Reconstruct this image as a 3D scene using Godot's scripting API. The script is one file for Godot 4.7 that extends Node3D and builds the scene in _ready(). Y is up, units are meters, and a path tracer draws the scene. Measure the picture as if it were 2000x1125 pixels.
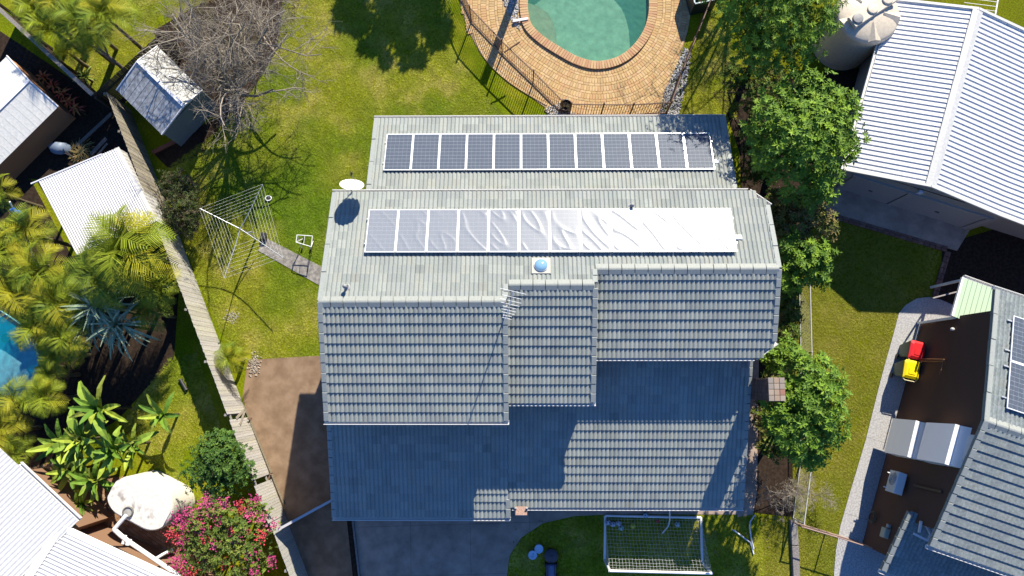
extends Node3D
# A suburban house seen from a drone: tiled roofs with solar panels, pool, sheds, gardens.
const FOCAL := 1387.0          # in pixels of the 2000 x 1125 photograph
const CAM_H := 29.0
var CB: Basis
var MT := {}
var names := {}
var bases := {}
var rng := RandomNumberGenerator.new()

# ---------------------------------------------------------------- pixel -> point at a known height
func P(px: float, py: float, h := 0.0) -> Vector3:
	var r: Vector3 = CB * Vector3((px - 1000.0) / FOCAL, (562.5 - py) / FOCAL, -1.0)
	return Vector3(0, CAM_H, 0) + r * ((h - CAM_H) / r.y)

func PX(list: Array, h := 0.0) -> Array:
	var out := []
	for p in list: out.append(P(p[0], p[1], h))
	return out

# ---------------------------------------------------------------- mesh builder
class MB:
	var v := PackedVector3Array()
	var n := PackedVector3Array()
	var c := PackedColorArray()
	var u := PackedVector2Array()
	var ix := PackedInt32Array()
	var col := Color.WHITE
	func tri(a: Vector3, b: Vector3, d: Vector3, ua := Vector2.ZERO, ub := Vector2.ZERO, ud := Vector2.ZERO) -> void:
		var nn := (b - a).cross(d - a).normalized()
		var k := v.size()
		v.append(a); v.append(b); v.append(d)
		n.append(nn); n.append(nn); n.append(nn)
		c.append(col); c.append(col); c.append(col)
		u.append(ua); u.append(ub); u.append(ud)
		ix.append(k); ix.append(k + 2); ix.append(k + 1)
	func quad(a: Vector3, b: Vector3, d: Vector3, e: Vector3) -> void:  # counter-clockwise seen from the front
		var nn := (d - a).cross(e - b).normalized()
		var k := v.size()
		v.append(a); v.append(b); v.append(d); v.append(e)
		for q in 4:
			n.append(nn); c.append(col)
		u.append(Vector2(0, 1)); u.append(Vector2(1, 1)); u.append(Vector2(1, 0)); u.append(Vector2(0, 0))
		ix.append(k); ix.append(k + 2); ix.append(k + 1)
		ix.append(k); ix.append(k + 3); ix.append(k + 2)
	func box(t: Transform3D, s: Vector3) -> void:  # centred on t
		var p := []
		for q in 8:
			p.append(t * Vector3(s.x * (0.5 if q & 1 else -0.5), s.y * (0.5 if q & 2 else -0.5), s.z * (0.5 if q & 4 else -0.5)))
		quad(p[0], p[2], p[3], p[1]); quad(p[4], p[5], p[7], p[6])
		quad(p[0], p[4], p[6], p[2]); quad(p[1], p[3], p[7], p[5])
		quad(p[2], p[6], p[7], p[3]); quad(p[0], p[1], p[5], p[4])
	func bbox(t: Transform3D, s: Vector3, b: float) -> void:  # box with chamfered top edges
		var x := s.x * 0.5
		var y := s.y * 0.5
		var z := s.z * 0.5
		var lo := [Vector3(-x, -y, -z), Vector3(-x, -y, z), Vector3(x, -y, z), Vector3(x, -y, -z)]
		var mi := [Vector3(-x, y - b, -z), Vector3(-x, y - b, z), Vector3(x, y - b, z), Vector3(x, y - b, -z)]
		var hi := [Vector3(-x + b, y, -z + b), Vector3(-x + b, y, z - b), Vector3(x - b, y, z - b), Vector3(x - b, y, -z + b)]
		for q in 4:
			var w := (q + 1) % 4
			quad(t * lo[q], t * lo[w], t * mi[w], t * mi[q])
			quad(t * mi[q], t * mi[w], t * hi[w], t * hi[q])
		quad(t * hi[0], t * hi[1], t * hi[2], t * hi[3])
		quad(t * lo[3], t * lo[2], t * lo[1], t * lo[0])
	func tube(pts: Array, r0: float, r1: float, sides := 6, cap := true) -> void:
		var m := pts.size()
		if m < 2: return
		var base := v.size()
		var up := Vector3(0.31, 0.9, 0.2).normalized()
		for q in m:
			var a: Vector3 = pts[max(q - 1, 0)]
			var b: Vector3 = pts[min(q + 1, m - 1)]
			var d := (b - a).normalized()
			var s := d.cross(up)
			if s.length() < 0.05: s = d.cross(Vector3(1, 0.1, 0))
			s = s.normalized()
			var w := s.cross(d)
			var r := lerpf(r0, r1, float(q) / (m - 1))
			for k in sides:
				var an := TAU * k / sides
				var o := s * cos(an) + w * sin(an)
				v.append(pts[q] + o * r); n.append(o); c.append(col); u.append(Vector2(float(k) / sides, float(q) / (m - 1)))
		for q in m - 1:
			for k in sides:
				var a := base + q * sides + k
				var b := base + q * sides + (k + 1) % sides
				ix.append(a); ix.append(b); ix.append(b + sides)
				ix.append(a); ix.append(b + sides); ix.append(a + sides)
		if cap:
			for e in 2:
				var o := base + (0 if e == 0 else (m - 1) * sides)
				for k in range(1, sides - 1):
					if e == 0: tri(v[o], v[o + k + 1], v[o + k])
					else: tri(v[o], v[o + k], v[o + k + 1])
	func prism(poly: PackedVector2Array, y0: float, y1: float, sides := true) -> void:  # poly in x, z
		var p := poly
		var area := 0.0
		for q in p.size():
			var w := p[(q + 1) % p.size()]
			area += p[q].x * w.y - w.x * p[q].y
		if area > 0: p.reverse()  # now counter-clockwise seen from above (x right, z down)
		var t := Geometry2D.triangulate_polygon(p)
		for q in range(0, t.size(), 3):
			var a := p[t[q]]
			var b := p[t[q + 1]]
			var d := p[t[q + 2]]
			if (b - a).cross(d - a) > 0:
				var e := b
				b = d
				d = e
			tri(Vector3(a.x, y1, a.y), Vector3(b.x, y1, b.y), Vector3(d.x, y1, d.y))
		if sides:
			for q in p.size():
				var a := p[q]
				var b := p[(q + 1) % p.size()]
				quad(Vector3(a.x, y0, a.y), Vector3(b.x, y0, b.y), Vector3(b.x, y1, b.y), Vector3(a.x, y1, a.y))
	func lathe(t: Transform3D, prof: Array, seg := 20, smooth := true) -> void:  # prof: [radius, y] from the bottom up
		var base := v.size()
		var m := prof.size()
		if not smooth:
			for q in m - 1:
				for k in seg:
					var a0 := TAU * k / seg
					var a1 := TAU * (k + 1) / seg
					quad(t * Vector3(cos(a0) * prof[q][0], prof[q][1], -sin(a0) * prof[q][0]), t * Vector3(cos(a1) * prof[q][0], prof[q][1], -sin(a1) * prof[q][0]),
						t * Vector3(cos(a1) * prof[q + 1][0], prof[q + 1][1], -sin(a1) * prof[q + 1][0]), t * Vector3(cos(a0) * prof[q + 1][0], prof[q + 1][1], -sin(a0) * prof[q + 1][0]))
			return
		for q in m:
			var a: Array = prof[max(q - 1, 0)]
			var b: Array = prof[min(q + 1, m - 1)]
			var d := Vector2(b[0] - a[0], b[1] - a[1]).normalized()
			for k in seg:
				var an := TAU * k / seg
				v.append(t * Vector3(cos(an) * prof[q][0], prof[q][1], -sin(an) * prof[q][0]))
				n.append((t.basis * Vector3(cos(an) * d.y, -d.x, -sin(an) * d.y)).normalized())
				c.append(col); u.append(Vector2(float(k) / seg, float(q) / (m - 1)))
		for q in m - 1:
			for k in seg:
				var a := base + q * seg + k
				var b := base + q * seg + (k + 1) % seg
				ix.append(a); ix.append(b + seg); ix.append(b)
				ix.append(a); ix.append(a + seg); ix.append(b + seg)
	func mesh() -> ArrayMesh:
		var arr := []
		arr.resize(Mesh.ARRAY_MAX)
		arr[Mesh.ARRAY_VERTEX] = v
		arr[Mesh.ARRAY_NORMAL] = n
		arr[Mesh.ARRAY_COLOR] = c
		arr[Mesh.ARRAY_TEX_UV] = u
		arr[Mesh.ARRAY_INDEX] = ix
		var am := ArrayMesh.new()
		am.add_surface_from_arrays(Mesh.PRIMITIVE_TRIANGLES, arr)
		return am

# ---------------------------------------------------------------- nodes
func numbered(called: String) -> String:
	var k: int = names.get(called, 0)
	names[called] = k + 1
	return called if k == 0 else "%s_%03d" % [called, k]

func obj(called: String, m, mat, parent: Node = self) -> MeshInstance3D:
	var o := MeshInstance3D.new()
	o.mesh = m.mesh() if m is MB else m
	o.material_override = MT[mat] if mat is String else mat
	if parent == self:
		o.name = numbered(called)
		add_child(o)
	else:
		o.name = called
		parent.add_child(o, true)
		if bases.has(parent): o.position = -bases[parent]
	return o

func thing(called: String, label: String, category: String, at := Vector3.ZERO, group := "") -> Node3D:
	var o := Node3D.new()
	o.name = numbered(called)
	add_child(o)
	o.position = at
	bases[o] = at
	tag(o, label, category, group)
	return o

func tag(o: Node, label: String, category: String, group := "") -> Node:
	o.set_meta("label", label)
	o.set_meta("category", category)
	if group != "": o.set_meta("group", group)
	return o

func struct(called: String, m, mat) -> MeshInstance3D:
	var o := obj(called, m, mat)
	o.set_meta("kind", "structure")
	return o

func v2(list: Array) -> PackedVector2Array:
	var out := PackedVector2Array()
	for p in list: out.append(Vector2(p.x, p.z))
	return out

func at(p: Vector3) -> Transform3D: return Transform3D(Basis(), p)
func turned(p: Vector3, a: float) -> Transform3D: return Transform3D(Basis(Vector3.UP, a), p)
func frame(x: Vector3, y: Vector3, o: Vector3) -> Transform3D:   # x along, y roughly up
	var xx := x.normalized()
	var zz := xx.cross(y).normalized()
	return Transform3D(Basis(xx, zz.cross(xx), zz), o)
func bar(m: MB, a: Vector3, b: Vector3, w: float, h: float) -> void:   # a square bar from a to b
	var d := b - a
	var up := Vector3.UP if absf(d.normalized().y) < 0.95 else Vector3.RIGHT
	m.box(frame(d, up, (a + b) * 0.5), Vector3(d.length(), h, w))

# ---------------------------------------------------------------- materials
func lin(r: float, g: float, b: float) -> Color: return Color(r, g, b).linear_to_srgb()
func mat(called: String, color: Color, rough := 0.8, metal := 0.0, spec := 0.5) -> StandardMaterial3D:
	var m := StandardMaterial3D.new()
	m.albedo_color = color
	m.roughness = rough
	m.metallic = metal
	m.metallic_specular = spec
	m.resource_name = called
	m.cull_mode = BaseMaterial3D.CULL_DISABLED
	MT[called] = m
	return m
func painted(called: String, rough := 0.8, metal := 0.0, spec := 0.5) -> StandardMaterial3D:   # colour comes with the vertices
	var m := mat(called, Color.WHITE, rough, metal, spec)
	m.vertex_color_use_as_albedo = true
	return m
func textured(m: StandardMaterial3D, tex: Texture2D, per_metre: float, world := true) -> StandardMaterial3D:
	m.albedo_texture = tex
	m.uv1_triplanar = true
	m.uv1_world_triplanar = world
	m.uv1_scale = Vector3.ONE * per_metre
	return m
# a grey noise picture between lo and hi, around 1 on average, optionally tinted
func noise_tex(size: int, freq: float, oct: int, lo: float, hi: float, seed_: int, speck := 0.0, warm := Color(1, 1, 1), cool := Color(1, 1, 1)) -> ImageTexture:
	var f := FastNoiseLite.new()
	f.seed = seed_
	f.frequency = freq
	f.noise_type = FastNoiseLite.TYPE_SIMPLEX
	f.fractal_octaves = oct
	f.fractal_gain = 0.62
	var g := f.get_seamless_image(size, size).get_data()
	var f2 := FastNoiseLite.new()
	f2.seed = seed_ + 9
	f2.frequency = 0.35
	var g2 := f2.get_seamless_image(size, size).get_data()
	var out := PackedByteArray()
	out.resize(size * size * 3)
	for q in size * size:
		var t := g[q] / 255.0
		var k := lerpf(lo, hi, t) + (g2[q] / 255.0 - 0.5) * speck
		var w := warm.lerp(cool, t)
		out[q * 3] = clampi(int(k * w.r * 255.0), 0, 255)
		out[q * 3 + 1] = clampi(int(k * w.g * 255.0), 0, 255)
		out[q * 3 + 2] = clampi(int(k * w.b * 255.0), 0, 255)
	var im := Image.create_from_data(size, size, false, Image.FORMAT_RGB8, out)
	return ImageTexture.create_from_image(im)

func grey_height(size: int, freq: float, oct: int, seed_: int) -> ImageTexture:
	var f := FastNoiseLite.new()
	f.seed = seed_
	f.frequency = freq
	f.fractal_octaves = oct
	return ImageTexture.create_from_image(f.get_seamless_image(size, size))

func make_materials() -> void:
	var rough_grain := noise_tex(512, 0.02, 5, 0.62, 1.0, 3, 0.22)
	var fine_grain := noise_tex(512, 0.06, 4, 0.74, 1.0, 5, 0.16)
	var grass_tex := noise_tex(1024, 0.035, 5, 0.68, 1.1, 11, 0.36, Color(1.0, 0.93, 0.6), Color(0.86, 1.0, 0.5))
	var m := painted("lawn", 0.95, 0.0, 0.2)
	textured(m, grass_tex, 0.24)
	m = painted("blade", 0.8, 0.0, 0.25)
	m.backlight = Color(0.2, 0.25, 0.05)
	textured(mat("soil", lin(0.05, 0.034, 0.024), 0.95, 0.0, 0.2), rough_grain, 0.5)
	textured(mat("concrete", lin(0.34, 0.315, 0.285), 0.85), rough_grain, 0.35)
	textured(mat("slab_blue", lin(0.38, 0.29, 0.23), 0.85), noise_tex(1024, 0.008, 5, 0.8, 1.05, 33, 0.05), 0.12)
	textured(mat("aggregate", lin(0.25, 0.17, 0.11), 0.9), noise_tex(1024, 0.006, 6, 0.78, 1.06, 21, 0.22, Color(1.0, 0.96, 0.9), Color(1.0, 1.0, 1.0)), 0.16)
	textured(mat("path_grey", lin(0.50, 0.49, 0.485), 0.85), noise_tex(1024, 0.03, 5, 0.7, 1.0, 31, 0.25), 0.3)
	textured(painted("tile", 0.62, 0.0, 0.4), noise_tex(1024, 0.025, 5, 0.86, 1.04, 41, 0.12), 0.5)
	textured(painted("paver", 0.85, 0.0, 0.3), fine_grain, 1.3)
	textured(painted("brick", 0.9, 0.0, 0.3), fine_grain, 1.7)
	textured(mat("deck_bed", lin(0.36, 0.25, 0.15), 0.9), fine_grain, 1.3)
	textured(painted("brick_wall", 0.92, 0.0, 0.25), noise_tex(1024, 0.05, 5, 0.6, 1.0, 45, 0.4), 0.8)
	textured(painted("tile_green", 0.62, 0.0, 0.4), noise_tex(512, 0.025, 5, 0.78, 1.0, 43, 0.1, Color(0.94, 0.96, 0.98), Color(1.0, 1.02, 1.06)), 0.5)
	textured(painted("timber", 0.85, 0.0, 0.3), noise_tex(512, 0.03, 5, 0.6, 1.0, 51, 0.25), 0.9)
	textured(painted("bark", 0.9, 0.0, 0.2), rough_grain, 1.1)
	textured(painted("wall_paint", 0.85), fine_grain, 0.6)
	painted("paint", 0.55)
	painted("gloss", 0.3)
	painted("leaf", 0.55, 0.0, 0.25).backlight = Color(0.12, 0.17, 0.02)
	painted("petal", 0.7, 0.0, 0.2).backlight = Color(0.4, 0.1, 0.2)
	textured(painted("roof_worn", 0.5), noise_tex(1024, 0.012, 5, 0.5, 1.1, 63, 0.1, Color(0.95, 0.93, 0.88), Color(0.98, 1.0, 1.0)), 0.3)
	textured(painted("roof_steel", 0.45, 0.0, 0.5), noise_tex(1024, 0.02, 5, 0.84, 1.0, 61, 0.05), 0.3)
	mat("galvanised", lin(0.55, 0.56, 0.57), 0.4, 0.8)
	mat("white_paint", lin(0.78, 0.78, 0.77), 0.45)
	mat("gutter", lin(0.62, 0.61, 0.58), 0.5)
	mat("dark_metal", lin(0.04, 0.035, 0.03), 0.5)
	mat("fence_brown", lin(0.12, 0.06, 0.035), 0.5)
	mat("black_plastic", lin(0.025, 0.025, 0.027), 0.5)
	mat("pvc", lin(0.62, 0.63, 0.66), 0.4)
	mat("rope", lin(0.75, 0.75, 0.7), 0.7)
	textured(painted("pebble", 0.7), fine_grain, 4.0)
	textured(painted("tank_plastic", 0.5), noise_tex(512, 0.02, 5, 0.86, 1.0, 71, 0.04), 0.5)
	# window glass in the dark
	mat("window_glass", lin(0.03, 0.04, 0.05), 0.08)
	# water of the near pool and the next garden's pool
	var w := mat("water", lin(0.1, 0.36, 0.23), 0.04)
	w.transparency = BaseMaterial3D.TRANSPARENCY_ALPHA
	w.albedo_color.a = 0.34
	w = mat("water_blue", lin(0.0, 0.30, 0.42), 0.04)
	w.transparency = BaseMaterial3D.TRANSPARENCY_ALPHA
	w.albedo_color.a = 0.34
	textured(painted("plaster", 0.8), noise_tex(512, 0.012, 5, 0.72, 1.0, 81, 0.1), 0.25)
	# solar cells: 6 x 10 cells, three busbars each
	var cw := 312
	var ch := 520
	var im := Image.create(cw, ch, false, Image.FORMAT_RGB8)
	for y in ch:
		for x in cw:
			var cx := x % 52
			var cy := y % 52
			var k := lin(0.045, 0.06, 0.092)
			if (cx % 13) < 2: k = lin(0.27, 0.29, 0.315)
			elif (cy % 13) < 1: k = lin(0.095, 0.11, 0.14)
			if cx < 2 or cy < 2: k = lin(0.4, 0.43, 0.47)
			im.set_pixel(x, y, k)
	im.generate_mipmaps()
	m = mat("solar_cells", Color.WHITE, 0.42, 0.0, 0.16)
	m.albedo_texture = ImageTexture.create_from_image(im)
	mat("panel_frame", lin(0.78, 0.79, 0.8), 0.35, 0.2)
	m = mat("film", lin(0.47, 0.5, 0.55), 0.29, 0.0, 1.0)
	m.transparency = BaseMaterial3D.TRANSPARENCY_ALPHA
	m.albedo_color.a = 0.34
	m = mat("dome", lin(0.3, 0.55, 0.75), 0.08)
	m.transparency = BaseMaterial3D.TRANSPARENCY_ALPHA
	m.albedo_color.a = 0.45
	m = mat("net", lin(0.7, 0.7, 0.68), 0.8)

# ================================================================ the scene
func _ready() -> void:
	rng.seed = 20240611
	# camera: the plumb point lies at pixel (1015, 750) of the photograph
	var down := Vector3((1015.0 - 1000.0) / FOCAL, -(750.0 - 562.5) / FOCAL, -1.0).normalized()
	var ax := (Vector3.RIGHT - (-down) * (-down).x).normalized()
	var az := ax.cross(-down)
	CB = Basis(Vector3(ax.x, -down.x, az.x), Vector3(ax.y, -down.y, az.y), Vector3(ax.z, -down.z, az.z))
	var cam := Camera3D.new()
	cam.name = "camera"
	cam.transform = Transform3D(CB, Vector3(0, CAM_H, 0))
	cam.fov = rad_to_deg(2.0 * atan(562.5 / FOCAL))
	cam.near = 0.1
	cam.far = 2000.0
	add_child(cam)
	cam.current = true
	# sky
	var sky_m := ProceduralSkyMaterial.new()
	sky_m.sky_top_color = Color(0.195, 0.335, 0.55)
	sky_m.sky_horizon_color = Color(0.47, 0.56, 0.66)
	sky_m.sky_curve = 0.12
	sky_m.ground_bottom_color = Color(0.16, 0.17, 0.13)
	sky_m.ground_horizon_color = Color(0.3, 0.33, 0.33)
	sky_m.sun_angle_max = 12.0
	var sky := Sky.new()
	sky.sky_material = sky_m
	var env := Environment.new()
	env.background_mode = Environment.BG_SKY
	env.sky = sky
	env.background_energy_multiplier = 1.25
	env.tonemap_mode = Environment.TONE_MAPPER_LINEAR
	env.tonemap_exposure = 1.95
	env.sdfgi_enabled = true
	env.ssao_enabled = true
	env.ssil_enabled = true
	var we := WorldEnvironment.new()
	we.environment = env
	add_child(we)
	# sun: shadows run 1.38 m down the picture and 0.48 m to its left for each metre of height
	var sun := DirectionalLight3D.new()
	sun.name = "sun"
	sun.light_energy = 1.6
	sun.light_color = Color(1.0, 0.965, 0.895)
	sun.light_angular_distance = 0.5
	sun.shadow_enabled = true
	sun.directional_shadow_max_distance = 120.0
	sun.look_at_from_position(Vector3.ZERO, Vector3(-0.48, -1.0, 1.38), Vector3.UP)
	add_child(sun)

	make_materials()
	ground()
	house()
	solar()
	roof_items()
	backyard_pool()
	garage()
	right_house()
	left_side()
	fences()
	trees()
	garden_plants()
	small_things()
	grass()

# ---------------------------------------------------------------- ground
func in_any(p: Vector2, polys: Array) -> bool:
	for q in polys:
		if Geometry2D.is_point_in_polygon(p, q): return true
	return false

func lawn_color(x: float, z: float, f: FastNoiseLite, f2: FastNoiseLite) -> Color:
	var t := clampf(f.get_noise_2d(x, z) * 0.9 + 0.5, 0, 1)
	var s := clampf(f2.get_noise_2d(x, z) * 1.1 + 0.5, 0, 1)
	var green := Color(0.10, 0.16, 0.008)
	var dry := Color(0.31, 0.275, 0.06)
	var olive := Color(0.205, 0.215, 0.016)
	# the turf is greener and less dry inside three set oval patches
	var green_patch := clampf(1.2 - Vector2((x + 9.3) / 4.2, (z + 8.0) / 3.4).length(), 0, 1) + 0.6 * clampf(1.2 - Vector2((x + 8.8) / 2.0, (z + 4.2) / 1.8).length(), 0, 1) + 0.5 * clampf(1.1 - Vector2((x + 10.0) / 1.5, (z + 3.0) / 1.5).length(), 0, 1)
	var c := green.lerp(olive, clampf(t + 0.25 - green_patch * 0.7, 0, 1)).lerp(dry, pow(s, 2.6) * 0.8 * (1.0 - clampf(green_patch, 0, 0.8)))
	c *= 1.08 + 0.34 * f2.get_noise_2d(x * 3.7 + 40.0, z * 3.7)
	if x > 9.5: c = c.lerp(Color(0.155, 0.15, 0.018), 0.65)
	return c

func ground() -> void:
	var m := MB.new()
	m.col = Color(0.1, 0.095, 0.035)
	for q in [[-400, -400, 400, -20], [-400, 13.6, 400, 400], [-400, -20, -25.2, 13.6], [25.2, -20, 400, 13.6]]:
		m.quad(Vector3(q[0], 0, q[1]), Vector3(q[0], 0, q[3]), Vector3(q[2], 0, q[3]), Vector3(q[2], 0, q[1]))
	struct("ground", m, "lawn")
	var f := FastNoiseLite.new()
	f.seed = 4; f.frequency = 0.22; f.fractal_octaves = 3
	var f2 := FastNoiseLite.new()
	f2.seed = 8; f2.frequency = 0.5; f2.fractal_octaves = 4
	# the lawn sheet, with the dry and green patches of the turf
	m = MB.new()
	var st := 0.3
	var nx := 168
	var nz := 112
	for iz in nz + 1:
		for ixx in nx + 1:
			var x := -25.2 + ixx * st
			var z := -20.0 + iz * st
			m.v.append(Vector3(x, 0, z)); m.n.append(Vector3.UP); m.c.append(lawn_color(x, z, f, f2)); m.u.append(Vector2(x, z))
	var holes := [v2(offset_ring(pool_curve(), 0.05)), v2(left_pool())]
	for iz in nz:
		for ixx in nx:
			var a := iz * (nx + 1) + ixx
			var cut := false
			for e in 4:
				if in_any(Vector2(-25.2 + (ixx + (e & 1)) * st, -20.0 + (iz + (e >> 1)) * st), holes): cut = true
			if cut: continue
			m.ix.append(a); m.ix.append(a + 1); m.ix.append(a + nx + 2)
			m.ix.append(a); m.ix.append(a + nx + 2); m.ix.append(a + nx + 1)
	struct("lawn", m, "lawn")
	sheet("garden_bed", [[300, 60], [420, -10], [590, -10], [575, 40], [540, 100], [470, 215], [395, 300], [330, 330], [300, 300], [420, 230], [330, 170]], 0.006, "soil")
	sheet("garden_bed", [[1390, 180], [1470, 160], [1700, 130], [1640, 340], [1590, 430], [1545, 590], [1549, 1010], [1465, 1000], [1445, 300], [1420, 225]], 0.006, "soil")
	sheet("garden_bed", [[-60, 330], [60, 350], [140, 500], [330, 470], [350, 560], [340, 700], [230, 820], [100, 900], [-60, 960], [-60, 815], [20, 802], [76, 766], [94, 720], [86, 670], [52, 626], [0, 596], [-60, 586]], 0.006, "soil")  # dark soil sheet; under the palms it stands in for shaded grass
	sheet("garden_bed", [[-60, 20], [185, 185], [215, 190], [300, 440], [150, 480], [70, 350], [-60, 340]], 0.010, "soil")
	# sealed ground round the house
	slab("driveway", [[484, 703], [560, 698], [640, 694], [720, 800], [720, 980], [682, 990], [700, 1180], [620, 1180], [560, 1040], [512, 900], [474, 775]], 0.012, "aggregate")
	jointed("concrete_apron", [[680, 960], [1000, 960], [1470, 960], [1470, 1005], [1200, 1004], [1120, 1008], [1060, 1022], [1018, 1050], [995, 1085], [990, 1125], [990, 1190], [720, 1190], [705, 1125], [686, 1030]], 0.02, "slab_blue", 0.03, 2.35, 1.9)
	slab("path", [[514, 462], [646, 530], [646, 570], [505, 490]], 0.02, "concrete")
	slab("side_path", [[1455, 690], [1482, 700], [1478, 960], [1470, 1005], [1440, 1010], [1440, 700]], 0.016, "slab_blue")
	# the neighbour's curved concrete path
	jointed("concrete_path", [[1862, 596], [1838, 586], [1815, 580], [1790, 583], [1768, 596], [1755, 612], [1745, 650], [1720, 740], [1690, 860], [1660, 960], [1640, 1030], [1632, 1075], [1628, 1125], [1622, 1190], [1760, 1190], [1740, 1100], [1700, 1050], [1800, 640], [1862, 625]], 0.03, "path_grey", -0.3, 6.0, 3.1)
	slab("garage_apron", [[1600, 340], [1640, 330], [1905, 430], [1868, 490], [1620, 420], [1600, 400]], 0.05, "slab_blue")
	sheet("brick_yard", [[1840, 478], [2100, 400], [2100, 640], [1850, 600], [1822, 580], [1838, 530]], 0.008, "soil")
	sheet("garden_strip", [[676, 1000], [690, 1000], [712, 1190], [696, 1190]], 0.03, "soil")

func sheet(called: String, px: Array, y: float, m: String) -> void:
	var b := MB.new()
	b.prism(v2(PX(px)), 0, y, false)
	struct(called, b, m)

# a slab cut into bays by open joints
func jointed(called: String, px: Array, y: float, m: String, turn: float, bw: float, bl: float) -> void:
	var poly := v2(PX(px))
	var under_ := MB.new()
	under_.prism(poly, -0.05, y - 0.01)
	var o := struct(called, under_, "soil")
	var u := Vector2(cos(turn), -sin(turn))
	var v := Vector2(sin(turn), cos(turn))
	var c := poly[0]
	for i in range(-14, 15):
		for j in range(-14, 15):
			var a := c + u * (i * bw) + v * (j * bl)
			var g := 0.004
			var cell := PackedVector2Array([a + u * g + v * g, a + u * (bw - g) + v * g, a + u * (bw - g) + v * (bl - g), a + u * g + v * (bl - g)])
			for q in Geometry2D.intersect_polygons(poly, cell):
				var b := MB.new()
				b.prism(q, y - 0.03, y)
				obj("slab", b, m, o)

func slab(called: String, px: Array, y: float, m: String) -> void:
	var b := MB.new()
	b.prism(v2(PX(px)), -0.05, y)
	struct(called, b, m)

# grass blades as small tufts over the turf that shows
func grass() -> void:
	var show := []
	for q in [[[555, -10], [880, -10], [880, 90], [985, 228], [722, 232], [718, 380], [645, 380], [622, 695], [500, 700], [440, 665], [395, 560], [350, 450], [310, 340], [420, 260], [540, 120]],
		[[1395, -10], [1425, -10], [1430, 130], [1440, 232], [1330, 225], [1345, 130], [1380, 40]],
		[[1552, 540], [1640, 430], [1835, 490], [1815, 578], [1768, 594], [1745, 640], [1690, 850], [1640, 1020], [1628, 1130], [1470, 1130], [1485, 1010], [1552, 1010]],
		[[235, 830], [330, 700], [385, 690], [440, 860], [360, 880], [345, 960], [290, 900]],
		[[185, -10], [320, -10], [300, 70], [190, 178], [110, 100]],
		[[995, 1085], [1020, 1050], [1060, 1024], [1120, 1010], [1200, 1006], [1480, 1006], [1480, 1130], [992, 1130]]]:
		show.append(v2(PX(q)))
	var hide := []
	for q in [[[512, 460], [640, 528], [640, 572], [503, 491]]]:
		hide.append(v2(PX(q)))
	var b := MB.new()
	b.col = Color.WHITE
	for k in 6:
		var a := TAU * k / 6.0 + 0.4
		var d := Vector3(cos(a), 0, sin(a))
		var s := Vector3(-d.z, 0, d.x) * 0.009
		var lean := 0.045 + 0.014 * (k % 3)
		b.tri(d * 0.006 - s, d * 0.006 + s, d * lean + Vector3(0, 0.016 + 0.006 * ((k * 2) % 3), 0))
	var blade := b.mesh()
	var f := FastNoiseLite.new()
	f.seed = 4; f.frequency = 0.22; f.fractal_octaves = 3
	var f2 := FastNoiseLite.new()
	f2.seed = 8; f2.frequency = 0.5; f2.fractal_octaves = 4
	var xf := []
	var cols := []
	for poly in show:
		var r := Rect2(poly[0], Vector2.ZERO)
		for p in poly: r = r.expand(p)
		var cnt := int(r.get_area() * 330.0)
		for k in cnt:
			var p := r.position + Vector2(rng.randf(), rng.randf()) * r.size
			if not Geometry2D.is_point_in_polygon(p, poly) or in_any(p, hide): continue
			var s := rng.randf_range(0.7, 1.5)
			xf.append(Transform3D(Basis(Vector3.UP, rng.randf() * TAU).scaled(Vector3(s, s * rng.randf_range(0.6, 1.3), s)), Vector3(p.x, 0, p.y)))
			cols.append(lawn_color(p.x, p.y, f, f2) * rng.randf_range(0.85, 1.3))
	var mm := MultiMesh.new()
	mm.transform_format = MultiMesh.TRANSFORM_3D
	mm.use_colors = true
	mm.mesh = blade
	mm.instance_count = xf.size()
	for k in xf.size():
		mm.set_instance_transform(k, xf[k])
		mm.set_instance_color(k, cols[k])
	var o := MultiMeshInstance3D.new()
	o.name = "grass"
	o.multimesh = mm
	o.material_override = MT["blade"]
	o.set_meta("kind", "stuff")
	tag(o, "short mown olive green grass covering the lawns", "grass")
	add_child(o)

# ---------------------------------------------------------------- tiled roofs
const TAN := 0.34
var tile_meshes := []
const TILE_TONES := [Color(0.29, 0.315, 0.29), Color(0.265, 0.29, 0.27), Color(0.31, 0.332, 0.302), Color(0.285, 0.308, 0.29), Color(0.30, 0.315, 0.282), Color(0.255, 0.278, 0.26)]

func tile_shape(m: MB, t: Transform3D, w: float, g: float, c: Color) -> void:
	# two rolls across w; z runs down the slope from 0 (head, under the next course) to g (tail)
	m.col = c
	var prof := []
	for roll in 2:
		for k in 6:
			var s := k / 5.0
			var y := 0.0
			if s > 0.16: y = 0.036 * sqrt(maxf(0.0, 1.0 - pow((s - 0.58) / 0.42, 2.0)))
			prof.append(Vector2((roll + s) * w * 0.5, y))
	for k in prof.size() - 1:
		var a: Vector2 = prof[k]
		var b: Vector2 = prof[k + 1]
		if b.x - a.x < 0.001: continue
		var h0 := Vector3(a.x, a.y + 0.002, -0.05)
		var h1 := Vector3(b.x, b.y + 0.002, -0.05)
		var t0 := Vector3(a.x, a.y + 0.047, g)
		var t1 := Vector3(b.x, b.y + 0.047, g)
		m.quad(t * h0, t * t0, t * t1, t * h1)
		m.quad(t * t0, t * Vector3(a.x, 0.0, g), t * Vector3(b.x, 0.0, g), t * t1)

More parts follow.
